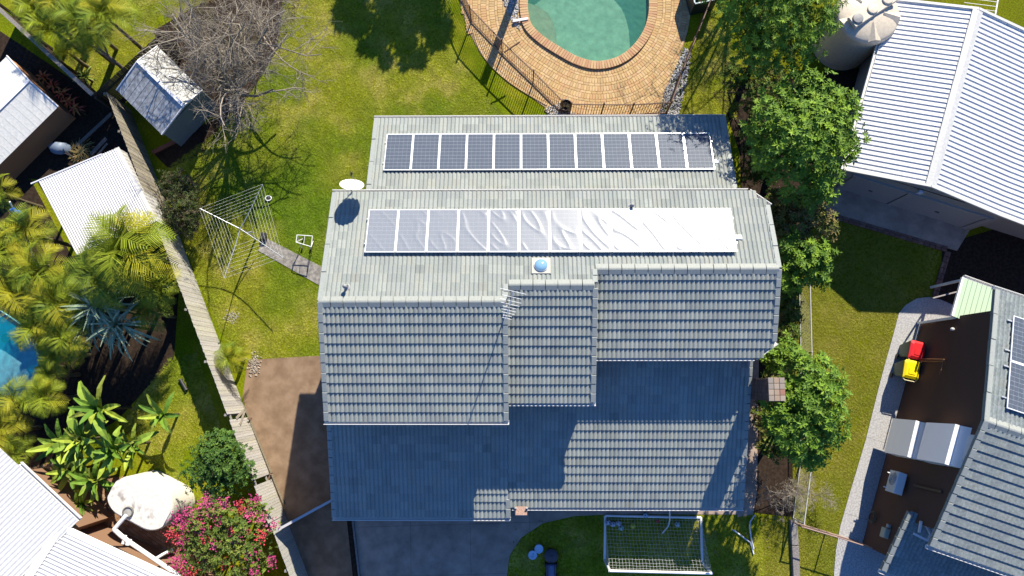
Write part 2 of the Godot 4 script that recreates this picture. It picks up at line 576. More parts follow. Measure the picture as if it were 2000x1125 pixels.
# a field of tiles: O is the upper left corner of the slope (seen with the slope running down), U along the eave, D down the slope
func tile_field(merged: MB, singles: Array, O: Vector3, U: Vector3, D: Vector3, wid: float, length: float, room: int, outline := PackedVector2Array()) -> void:
	var N := D.cross(U).normalized()
	var nu := int(round(wid / 0.3))
	var nd := int(round(length / 0.322))
	var w := wid / nu
	var g := length / nd
	var bs := Basis(U, N, D)
	for r in nd:
		for k in nu:
			var o := O + U * (k * w) + D * (r * g)
			var mid := o + U * (w * 0.5) + D * (g * 0.5)
			if outline.size() > 0 and not Geometry2D.is_point_in_polygon(Vector2(mid.x, mid.z), outline): continue
			var which := rng.randi() % TILE_TONES.size()
			if singles.size() < room:
				singles.append([Transform3D(bs * Basis.from_scale(Vector3(w / 0.3, 1, g / 0.322)), o), which])
			else:
				tile_shape(merged, Transform3D(bs, o), w, g, TILE_TONES[which] * (rng.randf_range(0.94, 1.06) if rng.randf() > 0.03 else rng.randf_range(0.82, 0.92)))

func roof_deck(m: MB, a: Vector3, b: Vector3, c: Vector3, d: Vector3, thick := 0.12) -> void:  # a, b, c, d counter-clockwise from above
	var k := Vector3(0, -thick, 0)
	m.quad(a, b, c, d)
	m.quad(d + k, c + k, b + k, a + k)
	m.quad(a + k, b + k, b, a); m.quad(b + k, c + k, c, b); m.quad(c + k, d + k, d, c); m.quad(d + k, a + k, a, d)

func ridge_tiles(parent: Node, a: Vector3, b: Vector3, piece := 0.41, half := 0.175, drop := 0.075) -> void:
	var d := (b - a).normalized()
	var count := int(round((b - a).length() / piece))
	var l := (b - a).length() / count
	var side := d.cross(Vector3.UP).normalized()
	var m := MB.new()
	m.col = Color(0.31, 0.33, 0.305)
	for e in [-1.0, 1.0]:
		var s0: Vector3 = side * half * e
		var q := [Vector3(0, 0.075, 0), s0 * 0.18 + Vector3(0, 0.072, 0), s0 + Vector3(0, 0.075 - drop, 0), s0 + Vector3(0, 0.02 - drop, 0)]
		for k in 3:
			var A: Vector3 = q[k]
			var B: Vector3 = q[k + 1]
			var up0 := Vector3(0, 0.0, 0)
			var up1 := Vector3(0, 0.016, 0)
			if e > 0: m.quad(A + up0, B + up0, B + d * (l - 0.028) + up1, A + d * (l - 0.028) + up1)
			else: m.quad(B + up0, A + up0, A + d * (l - 0.028) + up1, B + d * (l - 0.028) + up1)
			# end face
			var E0 := A + d * (l - 0.028) + up1
			var E1 := B + d * (l - 0.028) + up1
			m.quad(E0, E1, E1 - Vector3(0, 0.03, 0), E0 - Vector3(0, 0.03, 0))
	var me := m.mesh()
	for k in count:
		var o := obj("ridge_tile", me, "tile", parent)
		o.position += a + d * (l * k)

func verge_tiles(parent: Node, top: Vector3, bottom: Vector3, out: Vector3, piece := 0.322) -> void:
	var d := (bottom - top).normalized()
	var count := int(round((bottom - top).length() / piece))
	var l := (bottom - top).length() / count
	var nrm := out.cross(d).normalized()
	if nrm.y < 0: nrm = -nrm
	var m := MB.new()
	m.col = Color(0.29, 0.31, 0.295)
	m.bbox(Transform3D(Basis(out, nrm, out.cross(nrm)), nrm * 0.045 + d * (l * 0.5) + out * 0.0), Vector3(0.17, 0.07, l - 0.014), 0.012)
	var lip := Transform3D(Basis(out, nrm, out.cross(nrm)), nrm * -0.03 + d * (l * 0.5) + out * 0.075)
	m.box(lip, Vector3(0.02, 0.1, l - 0.014))
	var me := m.mesh()
	var tilt := nrm * 0.012
	for k in count:
		var o := obj("verge_tile", me, "tile", parent)
		o.position += top + d * (l * k) + tilt * (k % 2)

func gutter(parent: Node, a: Vector3, b: Vector3, out: Vector3) -> void:   # an open trough along an eave
	var m := MB.new()
	bar(m, a + out * 0.01 + Vector3(0, -0.06, 0), b + out * 0.01 + Vector3(0, -0.06, 0), 0.012, 0.11)
	bar(m, a + out * 0.065 + Vector3(0, -0.11, 0), b + out * 0.065 + Vector3(0, -0.11, 0), 0.11, 0.012)
	bar(m, a + out * 0.125 + Vector3(0, -0.055, 0), b + out * 0.125 + Vector3(0, -0.055, 0), 0.022, 0.12)
	obj("gutter", m, "gutter", parent)

func walls(parent: Node, poly: PackedVector2Array, y0: float, y1: float, c: Color, mt := "wall_paint") -> void:
	var m := MB.new()
	m.col = c
	m.prism(poly, y0, y1)
	obj("wall", m, mt, parent)

func house() -> void:
	var h := thing("tiled_house", "two storey house with grey concrete tile roofs and two rows of solar panels", "house", Vector3(1, 0, -2.5))
	var merged := MB.new()
	var singles := []
	var deck := MB.new()
	deck.col = Color(0.31, 0.33, 0.32)
	var cs := 1.0 / sqrt(1.0 + TAN * TAN)
	var DN := Vector3(0, -TAN, -1) * cs    # down the north slope
	var DS := Vector3(0, -TAN, 1) * cs     # down the south slope
	var L := -6.36
	var A := -0.45
	var B := 2.43
	var R := 8.40
	var nz := -6.52
	var nh := 5.22
	var hz := func(z: float) -> float: return nh + (z - nz) * TAN
	var secs := [[L, A, -2.6, 1.19], [A, B, -3.16, 0.59], [B, R, -3.7, -0.9]]
	var cut_n := PackedVector2Array([Vector2(-20, -20), Vector2(7.85, -20), Vector2(7.85, -6.6), Vector2(8.52, -5.98), Vector2(9, -5.9), Vector2(9, 9), Vector2(-20, 9)])
	var cut_s := PackedVector2Array([Vector2(-20, -20), Vector2(9, -20), Vector2(9, -1.4), Vector2(8.45, -1.4), Vector2(7.8, -0.85), Vector2(7.8, 9), Vector2(-20, 9)])
	# south slopes first: their tiles show largest, so these are the single pieces
	for s in secs:
		var rh: float = hz.call(s[2])
		var top := Vector3(s[0], rh, s[2])
		var wid: float = s[1] - s[0]
		var len_s: float = (s[3] - s[2]) / cs
		tile_field(merged, singles, top + DS * 0.02, Vector3.RIGHT, DS, wid, len_s, 300, cut_s if s[1] == R else PackedVector2Array())
	for s in secs:
		var rh: float = hz.call(s[2])
		var wid: float = s[1] - s[0]
		tile_field(merged, singles, Vector3(s[1], rh, s[2]) + DN * 0.02, Vector3.LEFT, DN, wid, (s[2] - nz) / cs, 300, cut_n if s[1] == R else PackedVector2Array())
		var eh: float = rh - (s[3] - s[2]) * TAN
		if s[1] == R:
			deck_poly(deck, [Vector3(s[0], rh, s[2]), Vector3(s[0], eh, s[3]), Vector3(7.8, eh, s[3]), Vector3(8.4, eh + 0.5 * TAN, s[3] - 0.5), Vector3(8.4, rh, s[2])])
			deck_poly(deck, [Vector3(s[0], nh, nz), Vector3(s[0], rh, s[2]), Vector3(s[1], rh, s[2]), Vector3(8.4, nh + 0.5 * TAN, nz + 0.5), Vector3(7.85, nh, nz)])
		else:
			roof_deck(deck, Vector3(s[0], rh, s[2]), Vector3(s[0], eh, s[3]), Vector3(s[1], eh, s[3]), Vector3(s[1], rh, s[2]))
			roof_deck(deck, Vector3(s[0], nh, nz), Vector3(s[0], rh, s[2]), Vector3(s[1], rh, s[2]), Vector3(s[1], nh, nz))
	# back single-storey roof
	var bz := -10.08
	var bh := 2.9
	var bt := -6.2
	tile_field(merged, singles, Vector3(7.78, bh + (bt - bz) * TAN, bt), Vector3.LEFT, DN, 7.78 + 5.48, (bt - bz) / cs, 300)
	roof_deck(deck, Vector3(-5.48, bh, bz), Vector3(-5.48, bh + (bt - bz) * TAN, bt), Vector3(7.78, bh + (bt - bz) * TAN, bt), Vector3(7.78, bh, bz))
	# front single-storey roof: the left half reaches one course further
	var fh := 2.49
	var fz := 4.76
	var fr := 4.37
	var ft := -1.2
	var fl := -6.70
	var fm := -0.42
	var fR := 7.92
	var hf := func(z: float) -> float: return fh + (fz - z) * TAN
	tile_field(merged, singles, Vector3(fl, hf.call(ft), ft), Vector3.RIGHT, DS, fm - fl, (fz - ft) / cs, 300)
	tile_field(merged, singles, Vector3(fm, hf.call(ft), ft), Vector3.RIGHT, DS, fR - fm, (fr - ft) / cs, 300)
	roof_deck(deck, Vector3(fl, hf.call(ft), ft), Vector3(fl, fh, fz), Vector3(fm, fh, fz), Vector3(fm, hf.call(ft), ft))
	roof_deck(deck, Vector3(fm, hf.call(ft), ft), Vector3(fm, hf.call(fr), fr), Vector3(fR, hf.call(fr), fr), Vector3(fR, hf.call(ft), ft))
	obj("roof_deck", deck, "tile", h)
	# the single tiles share one mesh for each tone
	for c in TILE_TONES:
		var m := MB.new()
		tile_shape(m, Transform3D(), 0.3, 0.322, c)
		tile_meshes.append(m.mesh())
	for s in singles:
		var o := obj("roof_tile", tile_meshes[s[1]], "tile", h)
		o.transform = Transform3D(s[0].basis, s[0].origin + o.position)
	var rest := obj("roof_tiles", merged, "tile", h)
	rest.set_meta("kind", "stuff")
	# ridge and verge tiles
	ridge_tiles(h, Vector3(L - 0.05, hz.call(-2.6), -2.6), Vector3(A + 0.05, hz.call(-2.6), -2.6))
	ridge_tiles(h, Vector3(A + 0.1, hz.call(-3.16), -3.16), Vector3(B, hz.call(-3.16), -3.16))
	ridge_tiles(h, Vector3(B + 0.05, hz.call(-3.7), -3.7), Vector3(R + 0.02, hz.call(-3.7), -3.7))
	var rl := Vector3(L, hz.call(-2.6), -2.6)
	verge_tiles(h, rl, rl + DS * (3.79 / cs), Vector3.LEFT)
	verge_tiles(h, rl, rl + DN * (3.92 / cs), Vector3.LEFT, 0.98)
	var ra := Vector3(A, hz.call(-2.6), -2.6)
	verge_tiles(h, ra + DS * 0.1, ra + DS * (3.79 / cs), Vector3.RIGHT)
	verge_tiles(h, ra + DN * 0.05, ra + DN * 0.6, Vector3.RIGHT)
	var rb := Vector3(B, hz.call(-3.16), -3.16)
	verge_tiles(h, rb + DS * 0.1, rb + DS * (3.75 / cs), Vector3.RIGHT)
	verge_tiles(h, rb + DN * 0.05, rb + DN * 0.55, Vector3.RIGHT)
	var rr := Vector3(R, hz.call(-3.7), -3.7)
	verge_tiles(h, rr, rr + DS * (2.3 / cs), Vector3.RIGHT)
	verge_tiles(h, rr, rr + DN * (2.3 / cs), Vector3.RIGHT, 0.8)
	verge_tiles(h, Vector3(-5.48, bh + (bt - bz) * TAN, bt), Vector3(-5.48, bh, bz), Vector3.LEFT, 0.98)
	verge_tiles(h, Vector3(7.78, bh + (bt - bz) * TAN, bt), Vector3(7.78, bh, bz), Vector3.RIGHT, 0.98)
	verge_tiles(h, Vector3(fl, hf.call(1.0), 1.0), Vector3(fl, fh, fz), Vector3.LEFT)
	verge_tiles(h, Vector3(fR, hf.call(-0.9), -0.9), Vector3(fR, hf.call(fr), fr), Vector3.RIGHT)
	verge_tiles(h, Vector3(fm, hf.call(fr - 0.3), fr - 0.3), Vector3(fm, fh, fz), Vector3.RIGHT, 0.36)
	# gutters
	gutter(h, Vector3(L - 0.1, nh, nz), Vector3(7.85, nh, nz), Vector3.FORWARD)
	gutter(h, Vector3(7.85, nh, nz), Vector3(8.5, nh + 0.16, nz + 0.56), Vector3(0.65, 0, -0.76))
	gutter(h, Vector3(L - 0.1, 5.296, 1.19), Vector3(A + 0.1, 5.296, 1.19), Vector3.BACK)
	gutter(h, Vector3(A + 0.1, 5.08, 0.59), Vector3(B + 0.1, 5.08, 0.59), Vector3.BACK)
	gutter(h, Vector3(B + 0.1, 5.23, -0.9), Vector3(7.8, 5.23, -0.9), Vector3.BACK)
	gutter(h, Vector3(7.8, 5.23, -0.9), Vector3(8.48, 5.40, -1.42), Vector3(0.62, 0, 0.78))
	gutter(h, Vector3(-5.58, bh, bz), Vector3(7.88, bh, bz), Vector3.FORWARD)
	gutter(h, Vector3(fl - 0.1, fh, fz), Vector3(fm + 0.1, fh, fz), Vector3.BACK)
	gutter(h, Vector3(fm + 0.14, hf.call(fr), fr), Vector3(fR + 0.1, hf.call(fr), fr), Vector3.BACK)
	# walls, brick below and boarded above
	var brick := Color(0.2, 0.13, 0.095)
	walls(h, PackedVector2Array([Vector2(-5.3, -9.6), Vector2(7.4, -9.6), Vector2(7.4, 3.9), Vector2(-0.9, 3.9), Vector2(-0.9, 4.25), Vector2(-6.05, 4.25), Vector2(-6.05, -6.0), Vector2(-5.3, -6.0)]), 0.0, 2.36, brick, "brick")
	var up := Color(0.5, 0.47, 0.42)
	var wp := [[L + 0.3, A, -2.6, 1.19], [A + 0.02, B, -3.16, 0.59], [B + 0.02, R - 0.75, -3.7, -0.9]]
	for s in wp:
		walls(h, PackedVector2Array([Vector2(s[0], nz + 0.5), Vector2(s[1], nz + 0.5), Vector2(s[1], s[3] - 0.5), Vector2(s[0], s[3] - 0.5)]), 2.3, 4.9, up)
	# gable ends and the steps between the three ridges
	var g := MB.new()
	g.col = up
	for s in [[L + 0.3, -2.6, 1.19, 1.0], [A - 0.02, -2.6, 1.19, 1.0], [B - 0.02, -3.16, 0.59, 1.0], [R - 0.3, -3.7, -0.9, 1.0]]:
		var x: float = s[0]
		var rh: float = hz.call(s[1]) - 0.14
		g.quad(Vector3(x, 4.8, nz + 0.55), Vector3(x, 4.8, s[2] - 0.45), Vector3(x, rh - (s[2] - 0.45 - s[1]) * TAN, s[2] - 0.45), Vector3(x, rh, s[1]))
		g.tri(Vector3(x, 4.8, nz + 0.55), Vector3(x, rh, s[1]), Vector3(x, nh + 0.05, nz + 0.55))
	obj("gable", g, "wall_paint", h)
	# chimney
	var ch := thing("chimney", "square brown brick chimney rising beside the front roof", "chimney", Vector3(8.2, 0, 0.17))
	var cm := MB.new()
	cm.col = Color(0.17, 0.1, 0.07)
	cm.box(at(Vector3(8.26, 2.9, 0.17)), Vector3(0.5, 5.8, 0.72))
	obj("stack", cm, "brick", ch)
	var course := 0
	var y := 3.5
	while y < 5.86:
		var cx := Vector3(8.26, y, 0.17)
		for side in 4:
			var along := Vector3.BACK if side < 2 else Vector3.RIGHT
			var outw := [Vector3.LEFT, Vector3.RIGHT, Vector3.FORWARD, Vector3.BACK][side] as Vector3
			var half := (0.36 if side < 2 else 0.25)
			var dist := (0.25 if side < 2 else 0.36)
			var pos := -half + (0.0 if course % 2 == 0 else 0.12)
			if side != 0 and y < 5.5: continue
			while pos < half - 0.02:
				var l := minf(0.225, half - pos)
				var bm := MB.new()
				bm.col = [Color(0.21, 0.12, 0.085), Color(0.16, 0.1, 0.075), Color(0.24, 0.15, 0.11), Color(0.19, 0.13, 0.11)][rng.randi() % 4]
				bm.box(frame(along, Vector3.UP, cx + outw * dist + along * (pos + l * 0.5)), Vector3(l - 0.012, 0.07, 0.03))
				obj("brick", bm, "brick", ch)
				pos += 0.237
		y += 0.086
		course += 1
	# the cap: flat bricks lying on the stack
	for a in 4:
		for b in 3:
			var bm := MB.new()
			bm.col = [Color(0.42, 0.34, 0.27), Color(0.36, 0.3, 0.25), Color(0.4, 0.3, 0.22), Color(0.33, 0.29, 0.25), Color(0.38, 0.2, 0.15)][rng.randi() % 5]
			bm.bbox(at(Vector3(8.26 - 0.18 + b * 0.18, 5.84, 0.17 - 0.285 + a * 0.19)), Vector3(0.168, 0.07, 0.178), 0.008)
			obj("brick", bm, "brick", ch)

func deck_poly(m: MB, pts: Array) -> void:   # a flat sloping polygon, counter-clockwise from above, with an underside
	for k in range(1, pts.size() - 1):
		m.tri(pts[0], pts[k], pts[k + 1])
		var d := Vector3(0, -0.12, 0)
		m.tri(pts[0] + d, pts[k + 1] + d, pts[k] + d)
	for k in pts.size():
		var a: Vector3 = pts[k]
		var b: Vector3 = pts[(k + 1) % pts.size()]
		var d := Vector3(0, -0.12, 0)
		m.quad(a + d, b + d, b, a)

# ---------------------------------------------------------------- solar panels
func panel_film(seed_: int, w: float, l: float) -> ArrayMesh:
	var f := FastNoiseLite.new()
	f.seed = seed_
	f.frequency = 0.8
	f.fractal_type = FastNoiseLite.FRACTAL_RIDGED
	f.fractal_octaves = 1
	var m := MB.new()
	var na := 22
	var nb := 36
	var hgt := func(a: int, b: int) -> float:
		var x := w * a / na
		var z := l * b / nb
		var e: float = minf(minf(x, w - x), minf(z, l - z))
		var k: float = clampf(e / 0.1, 0, 1)
		return 0.004 + k * 0.011 * pow(clampf(f.get_noise_2d((x * 0.8 - z * 0.6) * 1.9, (x * 0.6 + z * 0.8) * 0.5) * 0.5 + 0.5, 0, 1), 7.0)
	for b in nb + 1:
		for a in na + 1:
			m.v.append(Vector3(w * a / na, hgt.call(a, b), l * b / nb))
			var dx: float = (hgt.call(min(a + 1, na), b) - hgt.call(max(a - 1, 0), b)) / (2.0 * w / na)
			var dz: float = (hgt.call(a, min(b + 1, nb)) - hgt.call(a, max(b - 1, 0))) / (2.0 * l / nb)
			m.n.append(Vector3(-dx, 1, -dz).normalized())
			m.c.append(Color.WHITE)
			m.u.append(Vector2(float(a) / na, float(b) / nb))
	for b in nb:
		for a in na:
			var k := b * (na + 1) + a
			m.ix.append(k); m.ix.append(k + 1); m.ix.append(k + na + 2)
			m.ix.append(k); m.ix.append(k + na + 2); m.ix.append(k + na + 1)
	return m.mesh()

func make_panel(parent: Node3D, t: Transform3D, w: float, l: float, film := -1) -> void:
	var fr := MB.new()
	fr.box(t * at(Vector3(w * 0.5, 0.0, 0.015)), Vector3(w, 0.04, 0.03))
	fr.box(t * at(Vector3(w * 0.5, 0.0, l - 0.015)), Vector3(w, 0.04, 0.03))
	fr.box(t * at(Vector3(0.015, 0.0, l * 0.5)), Vector3(0.03, 0.04, l - 0.06))
	fr.box(t * at(Vector3(w - 0.015, 0.0, l * 0.5)), Vector3(0.03, 0.04, l - 0.06))
	obj("frame", fr, "panel_frame", parent)
	var g := MB.new()
	var a := t * Vector3(0.03, 0.012, 0.03)
	g.quad(t * Vector3(0.03, 0.012, l - 0.03), t * Vector3(w - 0.03, 0.012, l - 0.03), t * Vector3(w - 0.03, 0.012, 0.03), a)
	g.quad(t * Vector3(0.03, -0.01, 0.03), t * Vector3(w - 0.03, -0.01, 0.03), t * Vector3(w - 0.03, -0.01, l - 0.03), t * Vector3(0.03, -0.01, l - 0.03))
	obj("cells", g, "solar_cells", parent)
	if film >= 0:
		var fm := obj("protective_film", panel_film(film, w - 0.06, l - 0.06), "film", parent)
		fm.transform = Transform3D(t.basis, t * Vector3(0.03, 0.013, 0.03) + fm.position)

func solar() -> void:
	var cs := 1.0 / sqrt(1.0 + TAN * TAN)
	var bs := Basis(Vector3.RIGHT, Vector3(0, 1, -TAN) * cs, Vector3(0, TAN, 1) * cs)   # z runs up the north slope
	var nth := ["first", "second", "third", "fourth", "fifth", "sixth", "seventh", "eighth", "ninth", "tenth", "eleventh", "twelfth"]
	for k in 12:
		var o := Vector3(-4.99 + 1.012 * k, 3.30, -9.33)
		var p := thing("solar_panel", nth[11 - k] + " bare blue solar panel counted from the white isolator on the back roof", "solar panel", o, "solar panels on the lower back roof")
		make_panel(p, Transform3D(bs, o), 0.995, 1.66)
	for k in 12:
		var o := Vector3(-5.08 + 1.015 * k, 5.62, -5.84)
		var p := thing("solar_panel", nth[k] + " film covered solar panel counted from the satellite dish end of the row", "solar panel", o, "film covered solar panels on the upper roof")
		make_panel(p, Transform3D(bs, o), 0.998, 1.66, 100 + k)
	# rails under each row, and the isolator shrouds at the right ends
	for r in [[Vector3(-5.05, 3.30, -9.33), 12.25, "aluminium mounting rails under the bare solar panels"], [Vector3(-5.14, 5.62, -5.84), 12.3, "aluminium mounting rails under the film covered solar panels"]]:
		var t := thing("mounting_rails", r[2], "rails", r[0])
		for z in [0.35, 1.3]:
			var m := MB.new()
			m.box(Transform3D(bs, r[0]) * at(Vector3(r[1] * 0.5, -0.05, z)), Vector3(r[1], 0.045, 0.04))
			obj("rail", m, "galvanised", t)
	for q in [[1397, 316, 3.62, "white isolator cover at the end of the bare solar panels"], [1441, 464, 5.85, "white isolator cover at the end of the film covered solar panels"]]:
		var o := P(q[0], q[1], q[2])
		var t := thing("isolator_cover", q[3], "electrical box", o)
		var m := MB.new()
		m.bbox(Transform3D(bs, o), Vector3(0.27, 0.1, 0.17), 0.02)
		obj("lid", m, "white_paint", t)
		m = MB.new()
		m.box(Transform3D(bs, o) * at(Vector3(0, -0.08, 0)), Vector3(0.2, 0.06, 0.12))
		obj("base", m, "black_plastic", t)

# ---------------------------------------------------------------- things on the roofs
func roof_items() -> void:
	var cs := 1.0 / sqrt(1.0 + TAN * TAN)
	var nb := Basis(Vector3.RIGHT, Vector3(0, 1, -TAN) * cs, Vector3(0, TAN, 1) * cs)
	# skylight
	var so := Vector3(0.70, 5.22 + (-3.78 + 6.52) * TAN, -3.78)
	var t := thing("roof_skylight", "clear dome skylight on a square flashing near the ridge", "skylight", so)
	var m := MB.new()
	m.col = Color(0.33, 0.33, 0.29)
	m.bbox(Transform3D(nb, so) * at(Vector3(0, 0.07, 0)), Vector3(0.64, 0.06, 0.6), 0.02)
	obj("flashing", m, "paint", t)
	m = MB.new()
	m.lathe(Transform3D(nb, so) * at(Vector3(0, 0.1, 0)), [[0.235, 0.0], [0.235, 0.03], [0.21, 0.035]], 24)
	obj("ring", m, "gutter", t)
	m = MB.new()
	var pr := []
	for k in 9:
		pr.append([0.215 * cos(k * PI / 16.0), 0.03 + 0.13 * sin(k * PI / 16.0)])
	m.lathe(Transform3D(nb, so) * at(Vector3(0, 0.1, 0)), pr, 24)
	obj("dome", m, "dome", t)
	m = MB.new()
	m.col = Color(0.06, 0.2, 0.34)  # blue of the mirrored sky painted on the disc under the dome
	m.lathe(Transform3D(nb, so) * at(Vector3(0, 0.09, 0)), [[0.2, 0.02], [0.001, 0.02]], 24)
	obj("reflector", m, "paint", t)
	# vent pipes
	for q in [[681, 563, 6.2, 0.32, "grey vent pipe near the left end of the upper roof"], [1233, 404, 5.45, 0.28, "short grey vent pipe behind the film covered panels"]]:
		var o := P(q[0], q[1], q[2])
		o.y = 5.22 + (o.z + 6.52) * TAN
		var vt := thing("vent_pipe", q[4], "vent pipe", o)
		m = MB.new()
		m.col = Color(0.2, 0.2, 0.2)
		m.tube([o - Vector3(0, 0.05, 0), o + Vector3(0, q[3], 0)], 0.045, 0.045, 10)
		obj("pipe", m, "paint", vt)
		m = MB.new()
		m.col = Color(0.26, 0.26, 0.26)
		m.lathe(at(o + Vector3(0, q[3], 0)), [[0.07, -0.02], [0.075, 0.03], [0.03, 0.07], [0.001, 0.075]], 12)
		obj("cowl", m, "paint", vt)
		m = MB.new()
		m.col = Color(0.3, 0.3, 0.3)
		m.lathe(Transform3D(nb, o) * at(Vector3(0, 0.03, 0)), [[0.13, 0.0], [0.06, 0.06]], 12)
		obj("collar", m, "paint", vt)
	# satellite dish on the back eave
	var dm := Vector3(-5.86, 5.2, -6.62)
	t = thing("satellite_dish", "white oval satellite dish on a bent mast at the roof edge", "satellite dish", dm)
	m = MB.new()
	m.tube([dm + Vector3(0.12, -0.25, 0.1), dm + Vector3(0.1, 0.2, 0.02), dm + Vector3(0.02, 0.55, -0.12)], 0.022, 0.022, 8)
	obj("mast", m, "galvanised", t)
	var dc := P(687, 364, 6.05)
	var look := Vector3(0.18, 0.60, -0.78).normalized()
	var dx := Vector3.UP.cross(look).normalized()
	var db := Basis(dx, look, dx.cross(look))
	m = MB.new()
	pr = []
	for k in 7:
		var r := 0.46 * k / 6.0
		pr.append([maxf(r, 0.001), r * r * 0.32])
	m.lathe(Transform3D(db * Basis.from_scale(Vector3(0.86, 1, 1.0)), dc), pr, 28)
	obj("reflector", m, "white_paint", t)
	m = MB.new()
	m.tube([dc - look * 0.02, dc - look * 0.15, dm + Vector3(0.02, 0.55, -0.12)], 0.025, 0.02, 6)
	obj("bracket", m, "dark_metal", t)
	m = MB.new()
	var feed := dc + look * 0.45 - db.z * 0.12
	m.tube([dc + db.z * 0.4 + look * 0.04, feed], 0.012, 0.012, 6)
	m.tube([feed - look * 0.02, feed + look * 0.1], 0.03, 0.035, 8)
	obj("feed_arm", m, "dark_metal", t)
	# television aerial
	var ab := P(992, 604, 6.5)
	t = thing("television_aerial", "comb shaped television aerial on a mast by the ridge step", "aerial", ab - Vector3(0, 0.3, 0))
	m = MB.new()
	var at_top := Vector3(-0.36, 8.35, -2.55)
	m.tube([Vector3(-0.36, 6.3, -2.45), at_top], 0.02, 0.018, 8)
	obj("mast", m, "galvanised", t)
	m = MB.new()
	var b0 := P(1002, 569, 8.3)
	var b1 := P(990, 622, 8.1)
	m.tube([b0, b1], 0.014, 0.014, 6)
	obj("boom", m, "galvanised", t)
	var bd := (b1 - b0).normalized()
	var cross := bd.cross(Vector3.UP).normalized()
	for k in 9:
		var s := k / 8.0
		var half := lerpf(0.4, 0.14, pow(s, 0.8)) * (0.82 if k % 3 == 1 else 1.0)
		m = MB.new()
		var mid := b0.lerp(b1, pow(s, 0.75))
		m.tube([mid - cross * half, mid + cross * half], 0.007, 0.007, 5)
		obj("element", m, "white_paint", t)
	# ladder leaning on the front gutter
	var la := Vector3(0.05, 2.72, 4.43)
	var lf := Vector3(0.03, 0.03, 5.15)
	t = thing("ladder", "aluminium ladder leaning against the front gutter", "ladder", lf)
	for s in [-0.2, 0.2]:
		m = MB.new()
		bar(m, lf + Vector3(s, 0, 0), la + (la - lf).normalized() * 0.25 + Vector3(s, 0, 0), 0.03, 0.07)
		obj("stile", m, "galvanised", t)
	for k in 9:
		m = MB.new()
		var o := lf.lerp(la, (k + 0.6) / 9.2)
		m.tube([o - Vector3(0.2, 0, 0), o + Vector3(0.2, 0, 0)], 0.016, 0.016, 6)
		obj("rung", m, "galvanised", t)
	m = MB.new()
	m.col = Color(0.55, 0.36, 0.28)
	m.bbox(Transform3D(Basis(Vector3.RIGHT, -0.2), la + Vector3(0, 0.1, 0.06)), Vector3(0.42, 0.05, 0.3), 0.01)
	obj("platform", m, "timber", t)

# ---------------------------------------------------------------- pool and paving
func pool_curve() -> Array:   # the water's edge, closed, evenly sampled (counter-clockwise in x, z as seen from above does not matter)
	var px := [[1031, 0], [1031, 22], [1038, 50], [1062, 74], [1096, 96], [1130, 114], [1165, 122], [1202, 115], [1232, 95], [1254, 66], [1265, 34], [1267, 0], [1264, -45], [1245, -95], [1195, -130], [1120, -125], [1060, -85], [1036, -40]]
	var pts := PX(px)
	var c := Curve3D.new()
	var n := pts.size()
	for k in n + 1:
		var a: Vector3 = pts[(k - 1 + n) % n]
		var b: Vector3 = pts[k % n]
		var d: Vector3 = pts[(k + 1) % n]
		var t := (d - a) / 6.0
		c.add_point(b, -t, t)
	c.bake_interval = 0.05
	var out := []
	var l := c.get_baked_length()
	var cnt := int(l / 0.1)
	for k in cnt: out.append(c.sample_baked(l * k / cnt, true))
	return out

func offset_ring(ring: Array, d: float) -> Array:
	var n := ring.size()
	var cen := Vector3.ZERO
	for p in ring: cen += p / n
	var out := []
	for k in n:
		var t: Vector3 = (ring[(k + 2) % n] - ring[(k - 2 + n) % n]).normalized()
		var o := Vector3(t.z, 0, -t.x)
		if o.dot(ring[k] - cen) < 0: o = -o
		out.append(ring[k] + o * d)
	return out

func paver(m: MB, c: Vector3, along: Vector3, l: float, w: float, y: float, col: Color) -> void:
	m.col = col
	m.bbox(frame(along, Vector3.UP, Vector3(c.x, y - 0.025, c.z)), Vector3(l, 0.05, w), 0.006)

const PAVER_TONES := [Color(0.67, 0.455, 0.215), Color(0.61, 0.405, 0.185), Color(0.72, 0.505, 0.25), Color(0.64, 0.395, 0.195), Color(0.59, 0.405, 0.205), Color(0.70, 0.485, 0.26)]

